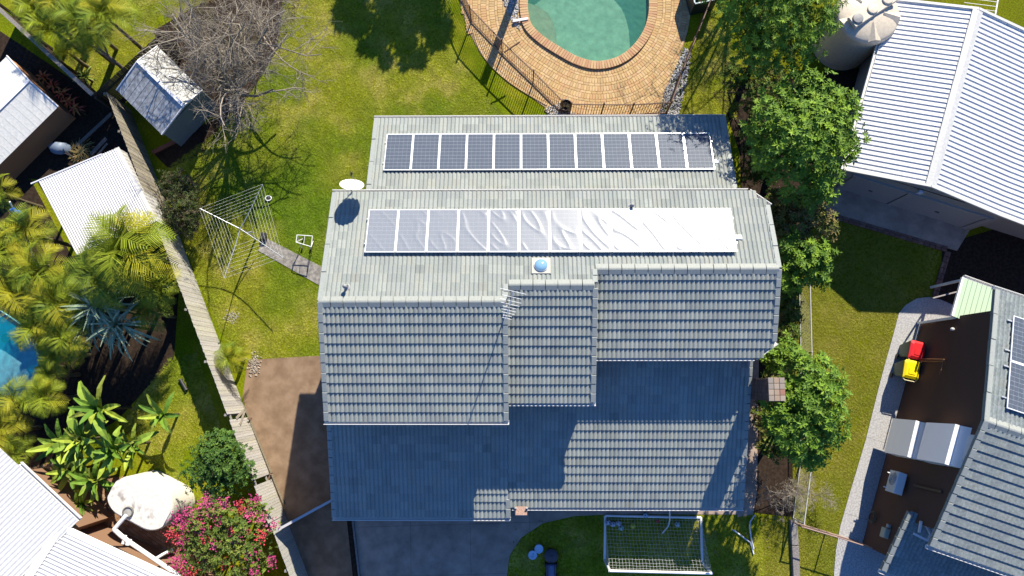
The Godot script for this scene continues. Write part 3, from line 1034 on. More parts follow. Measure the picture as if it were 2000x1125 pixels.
func backyard_pool() -> void:
	var ring := pool_curve()
	var deck_px := [[893, -60], [897, 0], [912, 55], [940, 108], [990, 160], [1040, 192], [1085, 226], [1100, 232], [1288, 232], [1298, 190], [1318, 140], [1338, 80], [1352, 0], [1360, -60]]
	var deck := v2(PX(deck_px))
	var hole := v2(ring)
	# deck bed with a hole for the pool
	var clip := Geometry2D.clip_polygons(deck, hole)
	var bed := MB.new()
	for poly in clip:
		if not Geometry2D.is_polygon_clockwise(poly) or clip.size() == 1: bed.prism(poly, -0.05, 0.02)
	struct("pool_deck", bed, "deck_bed")
	# shell, bench and water
	var sh := MB.new()
	sh.col = Color(0.22, 0.43, 0.29)
	var n := ring.size()
	for k in n:
		var a: Vector3 = ring[k]
		var b: Vector3 = ring[(k + 1) % n]
		sh.quad(b + Vector3(0, -1.25, 0), a + Vector3(0, -1.25, 0), a + Vector3(0, 0.1, 0), b + Vector3(0, 0.1, 0))
	sh.prism(v2(ring), -1.3, -1.25, false)
	var pt := thing("swimming_pool", "curved swimming pool of pale green water with brick coping", "pool", P(1150, 20))
	obj("shell", sh, "plaster", pt)
	var be := MB.new()
	be.col = Color(0.27, 0.28, 0.15)
	var bench := v2(PX([[1020, -10], [1050, 0], [1072, 14], [1082, 34], [1088, 58], [1088, 80], [1100, 88], [1112, 104], [1116, 118], [1060, 90], [1030, 60], [1020, 20]]))
	for q in Geometry2D.intersect_polygons(bench, hole): be.prism(q, -1.25, -0.5)
	obj("bench", be, "plaster", pt)
	# water with small ripples
	var f := FastNoiseLite.new()
	f.seed = 77; f.frequency = 2.2; f.fractal_octaves = 3
	f.domain_warp_enabled = true; f.domain_warp_amplitude = 0.6
	var w := MB.new()
	var rect := Rect2(hole[0], Vector2.ZERO)
	for p in hole: rect = rect.expand(p)
	var st := 0.07
	var nx := int(rect.size.x / st) + 2
	var nz := int(rect.size.y / st) + 2
	var id := {}
	for iz in nz:
		for ixx in nx:
			var x := rect.position.x + ixx * st
			var z := rect.position.y + iz * st
			id[Vector2i(ixx, iz)] = w.v.size()
			var e := 0.03
			var hgt := func(xx: float, zz: float) -> float: return 0.017 * f.get_noise_2d(xx * 1.3, zz * 1.3)
			var h0: float = hgt.call(x, z)
			w.v.append(Vector3(x, -0.08 + h0, z))
			w.n.append(Vector3(-(hgt.call(x + e, z) - hgt.call(x - e, z)) / (2 * e), 1, -(hgt.call(x, z + e) - hgt.call(x, z - e)) / (2 * e)).normalized())
			w.c.append(Color.WHITE); w.u.append(Vector2(x, z))
	var wide := v2(offset_ring(ring, 0.06))
	for iz in nz - 1:
		for ixx in nx - 1:
			if not Geometry2D.is_point_in_polygon(rect.position + Vector2(ixx + 0.5, iz + 0.5) * st, wide): continue
			var a: int = id[Vector2i(ixx, iz)]
			var b: int = id[Vector2i(ixx + 1, iz)]
			var c: int = id[Vector2i(ixx + 1, iz + 1)]
			var d: int = id[Vector2i(ixx, iz + 1)]
			w.ix.append(a); w.ix.append(b); w.ix.append(c)
			w.ix.append(a); w.ix.append(c); w.ix.append(d)
	obj("water", w, "water", pt)
	# coping bricks stand a step above the deck
	var cop := []
	var mid := offset_ring(ring, 0.17)
	var lower := MB.new()
	lower.col = Color(0.4, 0.26, 0.15)
	var o0 := offset_ring(ring, 0.02)
	var o1 := offset_ring(ring, 0.36)
	for k in n:
		var a: Vector3 = o0[k]
		var b: Vector3 = o0[(k + 1) % n]
		var c: Vector3 = o1[(k + 1) % n]
		var d: Vector3 = o1[k]
		var up := Vector3(0, 0.105, 0)
		lower.quad(a + up, d + up, c + up, b + up)
		lower.quad(d, c, c + up, d + up)
		lower.quad(b, a, a + up, b + up)
	obj("coping_bed", lower, "paver", pt)
	var acc := 0.0
	var around := 0.0
	for k in n: around += mid[k].distance_to(mid[(k + 1) % n])
	var cstep := around / int(around / 0.118)
	for k in n:
		var p: Vector3 = mid[k]
		var q: Vector3 = mid[(k + 1) % n]
		var t := (q - p).normalized()
		while acc <= p.distance_to(q):
			var c := p + t * acc
			acc += cstep
			if c.z < -17.6: continue
			var m := MB.new()
			var cc: Color = [Color(0.60, 0.36, 0.2), Color(0.64, 0.42, 0.22), Color(0.57, 0.32, 0.18), Color(0.67, 0.45, 0.24)][rng.randi() % 4]
			paver(m, c, Vector3(t.z, 0, -t.x), 0.36, 0.108, 0.135, cc)
			obj("coping_brick", m, "paver", pt)
		acc -= p.distance_to(q)
	# deck pavers in rings: soldiers and stretchers in turn; the nearest to the pool are single pieces
	var holder := Node3D.new()
	holder.name = "paving"
	holder.set_meta("kind", "structure")
	add_child(holder)
	var merged := MB.new()
	var count := 0
	var off := 0.37
	var row := 0
	while off < 3.4:
		var rad := 0.23 if row % 2 == 0 else 0.112
		var len_ := 0.112 if row % 2 == 0 else 0.23
		var rg := offset_ring(ring, off + rad * 0.5)
		var total := 0.0
		for k in rg.size(): total += rg[k].distance_to(rg[(k + 1) % rg.size()])
		var cnt := int(total / (len_ + 0.008))
		var step := total / cnt
		acc = 0.0
		for k in rg.size():
			var p: Vector3 = rg[k]
			var q: Vector3 = rg[(k + 1) % rg.size()]
			var seg := p.distance_to(q)
			var t := (q - p).normalized()
			while acc <= seg:
				var c := p + t * acc
				acc += step
				if c.z < -17.3 or not Geometry2D.is_point_in_polygon(Vector2(c.x, c.z), deck): continue
				# nothing nearer to the water than this ring
				var y := 0.045 + rng.randf_range(-0.002, 0.002)
				var col: Color = PAVER_TONES[rng.randi() % 6]
				if count < 300 and c.z > -16.6:
					var m := MB.new()
					paver(m, c, Vector3(t.z, 0, -t.x) if row % 2 == 0 else t, rad if row % 2 == 0 else len_, len_ if row % 2 == 0 else rad, y, col)
					obj("paver", m, "paver", holder)
					count += 1
				else:
					paver(merged, c, Vector3(t.z, 0, -t.x) if row % 2 == 0 else t, rad if row % 2 == 0 else len_, len_ if row % 2 == 0 else rad, y, col)
			acc -= seg
		off += rad + 0.009
		row += 1
	obj("pavers", merged, "paver", holder).set_meta("kind", "stuff")
	# pool fence: posts, rails and bars of brown steel
	var runs := [[[884, -40], [921, 43], [981, 106], [1041, 164], [1096, 220]], [[1112, 225], [1173, 226], [1229, 226], [1300, 222], [1322, 160], [1350, 90], [1385, 0]]]
	var labels := ["brown steel pool fence standing between the lawn and the paving", "brown steel pool fence and gate standing behind the back roof"]
	for r in 2:
		var pts := PX(runs[r])
		var t := thing("pool_fence", labels[r], "fence", pts[0])
		for k in pts.size():
			var m := MB.new()
			m.box(at(pts[k] + Vector3(0, 0.68, 0)), Vector3(0.055, 1.36, 0.055))
			m.bbox(at(pts[k] + Vector3(0, 1.37, 0)), Vector3(0.065, 0.03, 0.065), 0.01)
			obj("post", m, "fence_brown", t)
			if k == pts.size() - 1: break
			var a: Vector3 = pts[k]
			var b: Vector3 = pts[k + 1]
			for y in [0.1, 1.2]:
				m = MB.new()
				bar(m, a + Vector3(0, y, 0), b + Vector3(0, y, 0), 0.04, 0.04)
				obj("rail", m, "fence_brown", t)
			var cnt := int(a.distance_to(b) / 0.105)
			for q in range(1, cnt):
				m = MB.new()
				var p := a.lerp(b, float(q) / cnt)
				m.box(at(p + Vector3(0, 0.65, 0)), Vector3(0.018, 1.08, 0.018))
				obj("bar", m, "fence_brown", t)
	# hinge arm and gate closer at the middle post
	var lt := thing("fence_bracket", "brown steel gate arm fixed to the pool fence post", "gate arm", P(981, 106))
	var bm := MB.new()
	bm.tube([P(985, 102, 1.25), P(1015, 82, 1.3)], 0.035, 0.035, 8)
	obj("arm", bm, "fence_brown", lt)
	# the tall post whose shadow crosses the paving stands beyond the picture's top
	var tip := P(945, 158)
	var ph := 4.2
	var pb := tip + Vector3(0.48, 0, -1.38) * ph
	var pp := thing("shade_sail_post", "tall square timber shade post standing north of the pool", "post", pb)
	bm = MB.new()
	bm.col = Color(0.25, 0.18, 0.12)
	bm.box(at(pb + Vector3(0, ph * 0.5, 0)), Vector3(0.26, ph, 0.26))
	obj("shaft", bm, "timber", pp)
	bm = MB.new()
	bm.col = Color(0.2, 0.15, 0.1)
	bm.bbox(at(pb + Vector3(0, ph + 0.02, 0)), Vector3(0.3, 0.04, 0.3), 0.01)
	obj("cap", bm, "timber", pp)
	# pebbles: one bed each
	var beds := [[[[1288, 228], [1296, 185], [1316, 140], [1336, 96], [1350, 96], [1345, 140], [1325, 228]], "white and grey pebbles bedded along the right edge of the paving"],
		[[[978, -8], [1011, -8], [1013, 40], [1016, 62], [1002, 48]], "pale pebbles in a wedge between the paving and the coping"],
		[[[1062, 214], [1092, 200], [1112, 215], [1128, 228], [1075, 230]], "dark and white pebbles round the foot of the pot"]]
	var pm := MB.new()
	pm.col = Color.WHITE
	pm.lathe(at(Vector3.ZERO), [[0.001, -0.4], [0.8, -0.2], [1.0, 0.05], [0.7, 0.38], [0.001, 0.5]], 7)
	var pmesh := pm.mesh()
	for b in beds:
		var poly := v2(PX(b[0]))
		var r := Rect2(poly[0], Vector2.ZERO)
		for p in poly: r = r.expand(p)
		var xf := []
		for k in int(r.get_area() * 420):
			var p := r.position + Vector2(rng.randf(), rng.randf()) * r.size
			if Geometry2D.is_point_in_polygon(p, poly):
				xf.append(Transform3D(Basis.from_euler(Vector3(rng.randf() * 0.6, rng.randf() * TAU, rng.randf() * 0.6)).scaled(Vector3.ONE * rng.randf_range(0.022, 0.05)), Vector3(p.x, 0.06, p.y)))
		var mm := MultiMesh.new()
		mm.transform_format = MultiMesh.TRANSFORM_3D
		mm.use_colors = true
		mm.mesh = pmesh
		mm.instance_count = xf.size()
		for k in xf.size():
			mm.set_instance_transform(k, xf[k])
			var g := rng.randf()
			mm.set_instance_color(k, Color(0.62, 0.6, 0.57) * (0.35 + g * 0.75))
		var o := MultiMeshInstance3D.new()
		o.name = numbered("pebbles")
		o.multimesh = mm
		o.material_override = MT["pebble"]
		o.set_meta("kind", "stuff")
		tag(o, b[1], "pebbles")
		add_child(o)
	# pot with a cactus by the gate
	var po := P(1104, 213)
	var t2 := thing("plant_pot", "dark round pot with a spiny plant beside the pool gate", "pot", po)
	bm = MB.new()
	bm.col = Color(0.05, 0.035, 0.03)
	bm.lathe(at(po), [[0.17, 0.0], [0.24, 0.25], [0.26, 0.42], [0.26, 0.46], [0.22, 0.46], [0.21, 0.4]], 22)
	obj("pot", bm, "gloss", t2)
	bm = MB.new()
	bm.col = Color(0.03, 0.025, 0.02)
	bm.lathe(at(po), [[0.22, 0.4], [0.001, 0.41]], 16)
	obj("potting_soil", bm, "bark", t2)
	bm = MB.new()
	bm.col = Color(0.1, 0.09, 0.06)
	for k in 26:
		var a := rng.randf() * TAU
		var e := rng.randf_range(0.05, 0.2)
		bm.tube([po + Vector3(0, 0.4, 0), po + Vector3(cos(a) * e, rng.randf_range(0.5, 0.68), sin(a) * e)], 0.012, 0.003, 4, false)
	obj("plant", bm, "leaf", t2)
	# white board laid from the pebbles to the coping
	bm = MB.new()
	bm.col = Color(0.7, 0.68, 0.64)
	bm.bbox(frame(P(1031, 36, 0.16) - P(1002, 41, 0.16), Vector3.UP, (P(1031, 36, 0.16) + P(1002, 41, 0.16)) * 0.5), Vector3(0.66, 0.04, 0.12), 0.01)
	tag(obj("white_board", bm, "paint"), "white board lying across the coping by the pebble wedge", "board")
	# storage crate with towels in the top corner
	var co := P(1362, 2)
	t2 = thing("storage_crate", "dark open storage crate standing on the paving beside the pool", "crate", co)
	var cb := Transform3D(Basis(Vector3.UP, 0.22), co)
	bm = MB.new()
	bm.col = Color(0.015, 0.03, 0.025)
	for q in [[Vector3(0, 0.45, 0.55), Vector3(1.0, 0.9, 0.05)], [Vector3(0, 0.45, -0.55), Vector3(1.0, 0.9, 0.05)], [Vector3(-0.475, 0.45, 0), Vector3(0.05, 0.9, 1.05)], [Vector3(0.475, 0.45, 0), Vector3(0.05, 0.9, 1.05)], [Vector3(0, 0.2, 0), Vector3(0.9, 0.06, 1.05)]]:
		bm.box(cb * at(q[0]), q[1])
	obj("box", bm, "paint", t2)
	bm = MB.new()
	bm.col = Color(0.5, 0.6, 0.56)
	bm.box(cb * at(Vector3(0, 0.92, 0.55)), Vector3(0.95, 0.03, 0.05))
	bm.box(cb * at(Vector3(-0.475, 0.92, 0)), Vector3(0.05, 0.03, 1.05))
	obj("rim", bm, "paint", t2)
	for q in [[-0.3, Color(0.05, 0.4, 0.25), "green rolled pool noodle standing in the crate"], [-0.08, Color(0.6, 0.12, 0.22), "pink rolled pool noodle standing in the crate"]]:
		bm = MB.new()
		bm.col = q[1]
		bm.tube([cb * Vector3(q[0], 0.28, 0.4), cb * Vector3(q[0] - 0.06, 0.85, 0.0), cb * Vector3(q[0] - 0.1, 1.0, -0.5)], 0.04, 0.04, 8)
		tag(obj("pool_noodle", bm, "paint"), q[2], "pool noodle")

# ---------------------------------------------------------------- ribbed steel sheets
# O: a corner, A: along the ribs (full length), B: across (unit) ; the ribs stand up by rh
func ribbed(m: MB, O: Vector3, A: Vector3, B: Vector3, wid: float, pitch: float, rw: float, rh: float) -> void:
	var N := A.cross(B).normalized()
	if N.y < 0: N = -N
	var cnt := int(round(wid / pitch))
	var p := wid / cnt
	var prof := []
	for k in cnt:
		prof.append(Vector2(k * p, 0)); prof.append(Vector2(k * p + p - rw * 2.0, 0))
		prof.append(Vector2(k * p + p - rw * 1.5, rh)); prof.append(Vector2(k * p + p - rw * 0.5, rh))
	prof.append(Vector2(wid, 0))
	strip(m, O, A, B, N, prof)

func corrugated(m: MB, O: Vector3, A: Vector3, B: Vector3, wid: float, pitch: float, amp: float) -> void:
	var N := A.cross(B).normalized()
	if N.y < 0: N = -N
	var cnt := int(round(wid / pitch))
	var prof := []
	for k in cnt * 6 + 1:
		prof.append(Vector2(wid * k / (cnt * 6.0), amp * (0.5 + 0.5 * sin(k * TAU / 6.0))))
	strip(m, O, A, B, N, prof)

func strip(m: MB, O: Vector3, A: Vector3, B: Vector3, N: Vector3, prof: Array) -> void:
	var flip := B.cross(A).dot(N) < 0
	for k in prof.size() - 1:
		var a: Vector3 = O + B * prof[k].x + N * prof[k].y
		var b: Vector3 = O + B * prof[k + 1].x + N * prof[k + 1].y
		if flip: m.quad(a, a + A, b + A, b)
		else: m.quad(a, b, b + A, a + A)
	var und := N * -0.015
	var q0: Vector3 = O + und
	var q1: Vector3 = O + B * prof[prof.size() - 1].x + und
	if flip: m.quad(q1, q1 + A, q0 + A, q0)
	else: m.quad(q0 + A, q1 + A, q1, q0)

func on_plane(px: float, py: float, a: Vector3, b: Vector3, off := 0.0) -> Vector3:   # the pixel's point on the upright plane through a and b, moved out by off
	var u := (b - a).normalized()
	var nn := Vector3(u.z, 0, -u.x)
	var r: Vector3 = CB * Vector3((px - 1000.0) / FOCAL, (562.5 - py) / FOCAL, -1.0)
	var c := Vector3(0, CAM_H, 0)
	if nn.dot(c - a) < 0: nn = -nn
	var t := (a + nn * off - c).dot(nn) / r.dot(nn)
	return c + r * t

# ---------------------------------------------------------------- the neighbour's steel garage
func garage() -> void:
	var a := P(1632, 365)
	var b := P(1887, 446)
	var u := (b - a).normalized()
	var v := Vector3(u.z, 0, -u.x)
	if v.z > 0: v = -v
	var g := thing("steel_garage", "large pale ribbed steel garage with two roller doors", "garage", a)
	var L := func(s: float, d: float, h: float) -> Vector3: return a + u * s + v * d + Vector3(0, h, 0)
	var e0 := -0.62
	var eh := 2.2
	var rs := 2.28
	var rh := 3.1
	var ks := 5.3
	var kh := 2.5
	var xs := 9.5
	var xh := 1.95
	var f0 := -0.1
	var dep := 7.25
	var white := Color(0.72, 0.72, 0.71)
	var i := 0
	for q in [[e0, eh, rs, rh], [ks, kh, rs, rh], [xs, xh, ks, kh]]:
		var m := MB.new()
		m.col = white
		var lo: Vector3 = L.call(q[0], f0, q[1])
		var hi: Vector3 = L.call(q[2], f0, q[3])
		ribbed(m, lo, hi - lo, v, dep - f0, 0.2, 0.022, 0.032)
		obj("roof_sheet", m, "roof_steel", g)
	var m := MB.new()
	m.col = Color(0.6, 0.6, 0.58)
	var r0: Vector3 = L.call(rs, f0 - 0.02, rh + 0.055)
	var r1: Vector3 = L.call(rs, dep + 0.02, rh + 0.055)
	for e in [-1.0, 1.0]:
		var o: Vector3 = u * 0.2 * e + Vector3(0, -0.045, 0)
		if e < 0: m.quad(r0 + o, r0, r1, r1 + o)
		else: m.quad(r0, r0 + o, r1 + o, r1)
	obj("ridge_cap", m, "roof_steel", g)
	# barge flashings along both gables
	for d in [f0 - 0.03, dep + 0.03]:
		for q in [[e0, eh, rs, rh], [rs, rh, ks, kh], [ks, kh, xs, xh]]:
			m = MB.new()
			m.col = Color(0.56, 0.56, 0.52)
			bar(m, L.call(q[0], d, q[1] + 0.02), L.call(q[2], d, q[3] + 0.02), 0.1, 0.09)
			obj("barge_flashing", m, "paint", g)
	gutter(g, L.call(e0, f0, eh + 0.02), L.call(e0, dep, eh + 0.02), -u)
	# walls
	var wc := Color(0.36, 0.36, 0.34)
	m = MB.new()
	m.col = wc
	var th := 0.12
	var wl := -0.4
	for d in [0.0, dep - 0.2]:
		m.quad(L.call(wl, d, 0), L.call(5.75, d, 0), L.call(5.75, d, kh - 0.15), L.call(wl, d, eh))
		m.tri(L.call(wl, d, eh), L.call(5.3, d, kh - 0.05), L.call(rs, d, rh - 0.04))
	m.quad(L.call(wl, dep - 0.2, 0), L.call(wl, 0, 0), L.call(wl, 0, eh), L.call(wl, dep - 0.2, eh))
	m.quad(L.call(5.75, 0, 0), L.call(5.75, dep - 0.2, 0), L.call(5.75, dep - 0.2, kh - 0.1), L.call(5.75, 0, kh - 0.1))
	m.quad(L.call(5.75, 0.3, 0), L.call(9.4, 0.3, 0), L.call(9.4, 0.3, xh), L.call(5.75, 0.3, kh - 0.1))
	obj("wall", m, "wall_paint", g)
	# two roller doors of flat slats
	for q in [[0.0, 2.18], [2.36, 5.32]]:
		var dr := MB.new()
		dr.col = Color(0.40, 0.40, 0.39)
		dr.quad(L.call(q[0], -0.03, 0), L.call(q[1], -0.03, 0), L.call(q[1], -0.03, 1.72), L.call(q[0], -0.03, 1.72))
		var door := obj("roller_door", dr, "wall_paint", g)
		for k in 22:
			dr = MB.new()
			dr.col = Color(0.41, 0.41, 0.4) * (0.97 + 0.03 * (k % 2))
			dr.box(frame(u, Vector3.UP, L.call((q[0] + q[1]) * 0.5, -0.042, 0.04 + k * 0.078)), Vector3(q[1] - q[0] - 0.04, 0.07, 0.016))
			obj("slat", dr, "wall_paint", door).position = Vector3.ZERO
		dr = MB.new()
		dr.col = Color(0.1, 0.1, 0.1)
		dr.box(frame(u, Vector3.UP, L.call((q[0] + q[1]) * 0.5, -0.07, 0.85)), Vector3(0.16, 0.04, 0.05))
		obj("handle", dr, "paint", door).position = Vector3.ZERO
	m = MB.new()
	m.col = Color(0.3, 0.3, 0.29)
	m.box(frame(u, Vector3.UP, L.call(2.27, -0.04, 0.86)), Vector3(0.16, 1.72, 0.08))
	m.box(frame(u, Vector3.UP, L.call(5.42, -0.04, 0.9)), Vector3(0.2, 1.8, 0.08))
	m.box(frame(u, Vector3.UP, L.call(2.66, -0.04, 1.77)), Vector3(5.5, 0.1, 0.08))
	obj("door_frame", m, "paint", g)
	m = MB.new()
	m.col = Color(0.6, 0.63, 0.7)
	m.bbox(frame(u, Vector3.UP, L.call(2.35, -0.1, 2.25)), Vector3(0.16, 0.2, 0.12), 0.02)
	obj("floodlight", m, "gloss", g)
	# brick edging along the apron and down the yard
	var et := thing("brick_edging", "row of red brown bricks edging the garage apron and yard", "edging", P(1620, 425))
	var line := [P(1622, 424), P(1848, 490), P(1822, 578)]
	for k in 2:
		var s: Vector3 = line[k]
		var e: Vector3 = line[k + 1]
		var cnt := int(s.distance_to(e) / 0.24)
		for q in cnt:
			for w in 2:
				m = MB.new()
				m.col = [Color(0.24, 0.13, 0.1), Color(0.28, 0.17, 0.13), Color(0.2, 0.12, 0.1)][rng.randi() % 3]
				var d := (e - s).normalized()
				m.bbox(frame(d, Vector3.UP, s.lerp(e, (q + 0.5) / cnt) + Vector3(d.z, 0, -d.x) * (0.12 * w) + Vector3(0, 0.035, 0)), Vector3(0.225, 0.08, 0.11), 0.008)
				obj("brick", m, "brick", et)
	# slatted pergola behind the garage, only a corner shows
	var pe := thing("slatted_screen", "white wire slats of a drying rack behind the garage", "rack", P(1940, 20))
	m = MB.new()
	bar(m, P(1952, -20, 1.5), P(1943, 32, 1.5), 0.05, 0.05)
	obj("frame", m, "white_paint", pe)
	for k in 6:
		m = MB.new()
		m.tube([P(1880 + k * 3, -2 - k * 9 + 16, 1.5), P(1947, 22 - k * 9, 1.5)], 0.012, 0.012, 5)
		obj("slat", m, "white_paint", pe)
	# round rainwater tank
	var tb := P(1642, 84)
	var th2 := 2.5
	var tr := 1.25
	var tk := thing("round_water_tank", "round cream plastic rainwater tank beside the garage", "water tank", tb)
	m = MB.new()
	m.col = Color(0.64, 0.56, 0.43)
	m.lathe(at(tb), [[tr, 0.0], [tr, th2 - 0.16], [tr - 0.03, th2 - 0.06], [tr - 0.1, th2], [tr * 0.75, th2 + 0.08], [tr * 0.5, th2 + 0.14], [0.3, th2 + 0.18], [0.001, th2 + 0.19]], 40)
	obj("body", m, "tank_plastic", tk)
	for k in 5:
		var an := TAU * k / 5.0 + 0.2
		m = MB.new()
		m.col = Color(0.64, 0.56, 0.43)
		var dr := Vector3(cos(an), 0, sin(an))
		var side := Vector3(-dr.z, 0, dr.x)
		var p0 := tb + dr * 0.5 + Vector3(0, th2 + 0.2, 0)
		var p1 := tb + dr * (tr - 0.06) + Vector3(0, th2 + 0.02, 0)
		m.quad(p0 - side * 0.05 + Vector3(0, -0.03, 0), p0 + Vector3(0, 0.02, 0), p1 + Vector3(0, 0.075, 0), p1 - side * 0.26 + Vector3(0, -0.03, 0))
		m.quad(p0 + Vector3(0, 0.02, 0), p0 + side * 0.05 + Vector3(0, -0.03, 0), p1 + side * 0.26 + Vector3(0, -0.03, 0), p1 + Vector3(0, 0.075, 0))
		m.tri(p1 - side * 0.26 + Vector3(0, -0.03, 0), p1 + Vector3(0, 0.075, 0), p1 + side * 0.26 + Vector3(0, -0.03, 0))
		obj("rib", m, "tank_plastic", tk)
	var dd := (P(1695, 15, 2.8) - P(1622, 62, 2.8)).normalized()
	m = MB.new()
	m.col = Color(0.66, 0.58, 0.45)
	m.bbox(frame(dd, Vector3.UP, tb + Vector3(0, th2 + 0.22, 0)), Vector3(2.0, 0.12, 0.5), 0.03)
	obj("bridge", m, "tank_plastic", tk)
	for q in [-0.72, 0.0, 0.72]:
		m = MB.new()
		m.col = Color(0.68, 0.6, 0.47) if q > -0.5 else Color(0.25, 0.25, 0.25)
		m.lathe(at(tb + dd * q + Vector3(0, th2 + 0.28, 0)), [[0.21, 0.0], [0.21, 0.04], [0.17, 0.06], [0.001, 0.065]], 20)
		obj("lid", m, "tank_plastic", tk)
	# pipes between tank and gutter
	var pt := thing("tank_pipes", "white plastic pipes joining the tank to the garage gutter", "pipes", P(1705, 10))
	for k in 3:
		m = MB.new()
		m.tube([P(1690 + k * 8, 4 + k * 4, 2.4), P(1708 + k * 5, 0 + k * 2, 2.3), P(1722, -6 + k * 7, 2.2)], 0.045, 0.045, 8)
		obj("pipe", m, "pvc", pt)

# ---------------------------------------------------------------- the two-storey neighbour on the right
func right_house() -> void:
	var a := P(1800, 628)
	var b := P(1683, 1063)
	var s := (b - a).normalized()            # along the west wall, southwards
	var e := Vector3(-s.z, 0, s.x)           # into the house
	if e.x < 0: e = -e
	var h := thing("brick_house", "two storey dark brick house with grey green tile roof", "house", a)
	var L := func(d: float, o: float, y: float) -> Vector3: return a + s * d + e * o + Vector3(0, y, 0)
	var wl := a.distance_to(b)
	var rd := 3.95
	var eh := 4.5
	var rh := 5.65
	var n0 := -0.7
	var s1 := 8.3
	var ov := -0.12
	var tan_n := (rh - eh) / (rd - n0)
	var m := MB.new()
	m.col = Color(0.2, 0.115, 0.085)
	var us := 7.75
	m.quad(L.call(0, 0, 0), L.call(0, 0, eh), L.call(us, 0, eh - 0.05), L.call(us, 0, 0))
	m.tri(L.call(0, 0, eh), L.call(rd, 0, rh - 0.12), L.call(us, 0, eh - 0.05))
	m.quad(L.call(us, 0, 0), L.call(us, 0, 2.95), L.call(wl, 0, 2.5), L.call(wl, 0, 0))
	m.quad(L.call(0, 6, 0), L.call(0, 6, eh), L.call(0, 0, eh), L.call(0, 0, 0))
	m.quad(L.call(us, 0, 0), L.call(us, 0, eh - 0.05), L.call(us, 6, eh - 0.05), L.call(us, 6, 0))
	m.quad(L.call(wl, 0, 0), L.call(wl, 0, 2.5), L.call(wl, 6, 2.5), L.call(wl, 6, 0))
	obj("wall", m, "brick_wall", h)
	# roof
	var cs_n := Vector2(rd - n0, rh - eh).normalized()
	var DN := -s * cs_n.x + Vector3(0, -cs_n.y, 0)
	var cs_s := Vector2(s1 - rd, rh - eh).normalized()
	var DS := s * cs_s.x + Vector3(0, -cs_s.y, 0)
	var singles := []
	var merged := MB.new()
	var len_s := Vector2(s1 - rd, rh - eh).length()
	var len_n := Vector2(rd - n0, rh - eh).length()
	var keep := TILE_TONES
	tile_field(merged, singles, L.call(rd, ov, rh), e, DS, 6.0, len_s, 300)
	tile_field(merged, singles, L.call(rd, 6.0 + ov, rh), -e, DN, 6.0, len_n, 300)
	for q in singles:
		var o := obj("roof_tile", tile_meshes[q[1]], "tile_green", h)
		o.transform = Transform3D(q[0].basis, q[0].origin + o.position)
	obj("roof_tiles", merged, "tile_green", h).set_meta("kind", "stuff")
	m = MB.new()
	m.col = Color(0.31, 0.33, 0.32)
	roof_deck(m, L.call(rd, ov, rh), L.call(s1, ov, eh), L.call(s1, 6, eh), L.call(rd, 6, rh))
	roof_deck(m, L.call(n0, ov, eh), L.call(rd, ov, rh), L.call(rd, 6, rh), L.call(n0, 6, eh))
	obj("roof_deck", m, "tile_green", h)
	ridge_tiles(h, L.call(rd, ov - 0.08, rh), L.call(rd, 5.9, rh))
	verge_tiles(h, L.call(rd, ov, rh), L.call(s1, ov, eh), -e, 0.33)
	verge_tiles(h, L.call(rd, ov, rh), L.call(n0, ov, eh), -e, 0.95)
	gutter(h, L.call(s1, ov - 0.1, eh), L.call(s1, 6, eh), s)
	gutter(h, L.call(n0, ov - 0.1, eh), L.call(n0, 6, eh), -s)
	# two solar panels on the north slope, long side down the slope
	var pz := DN
	var py := pz.cross(e)
	var px := e
	if py.y < 0:
		py = -py
	var pbase := Basis(px, py, px.cross(py))
	var sgn := 1.0 if pbase.z.dot(DN) > 0 else -1.0
	for k in 2:
		var up_slope := 0.85 + k * 1.68
		var lowest: Vector3 = L.call(n0, 0.42, eh) - DN * up_slope + py * 0.15
		var o := lowest if sgn < 0 else lowest - DN * 1.66
		var p := thing("solar_panel", ["solar panel lower down the neighbouring tile roof", "solar panel next to the ridge of the neighbouring roof"][k], "solar panel", o, "solar panels on the neighbouring roof")
		make_panel(p, Transform3D(pbase, o), 1.0, 1.66)
		for q in [0.2, 1.3]:
			var c := MB.new()
			c.box(Transform3D(pbase, o) * at(Vector3(-0.06, -0.06, q)), Vector3(0.2, 0.05, 0.05))
			obj("clamp", c, "galvanised", p)
	# lower front roof in the shade
	var q0 := P(1778, 1000, 3.1)
	var q1 := P(1724, 1114, 2.5)
	var dl := q1 - q0
	var fr := thing("porch_roof", "shaded grey tile porch roof below the upper eave", "roof", q1)
	var pm := MB.new()
	tile_field(pm, [], q0, e, dl.normalized(), 6.6, dl.length(), 0)
	obj("roof_tiles", pm, "tile_green", fr).set_meta("kind", "stuff")
	m = MB.new()
	m.col = Color(0.31, 0.33, 0.32)
	roof_deck(m, q0, q1, q1 + e * 6.6, q0 + e * 6.6)
	obj("roof_deck", m, "tile_green", fr)
	verge_tiles(fr, q0, q1, -e, 0.33)
	gutter(fr, q1 - e * 0.1, q1 + e * 6.6, s)
	# window hoods on the west wall
	for q in [[[1744, 817], [1727, 883], [1789, 821], [1772, 892], 0.55, "pale blue metal window hood on the lower storey wall"], [[1809, 825], [1790, 896], [1866, 828], [1845, 906], 0.55, "pale blue metal window hood on the upper storey wall"]]:
		var lo0 := on_plane(q[0][0], q[0][1], a, b, q[4])
		var lo1 := on_plane(q[1][0], q[1][1], a, b, q[4])
		var hi0 := on_plane(q[2][0], q[2][1], a, b, 0.34)
		var hi1 := on_plane(q[3][0], q[3][1], a, b, 0.34)
		var t := thing("window_hood", q[5], "window hood", Vector3((lo0.x + lo1.x) * 0.5, lo0.y, (lo0.z + lo1.z) * 0.5))
		m = MB.new()
		m.col = Color(0.68, 0.69, 0.7)
		var inn := e * 0.02
		m.quad(lo0, hi0, hi1, lo1)
		m.quad(lo1 + inn, hi1 + inn, hi0 + inn, lo0 + inn)
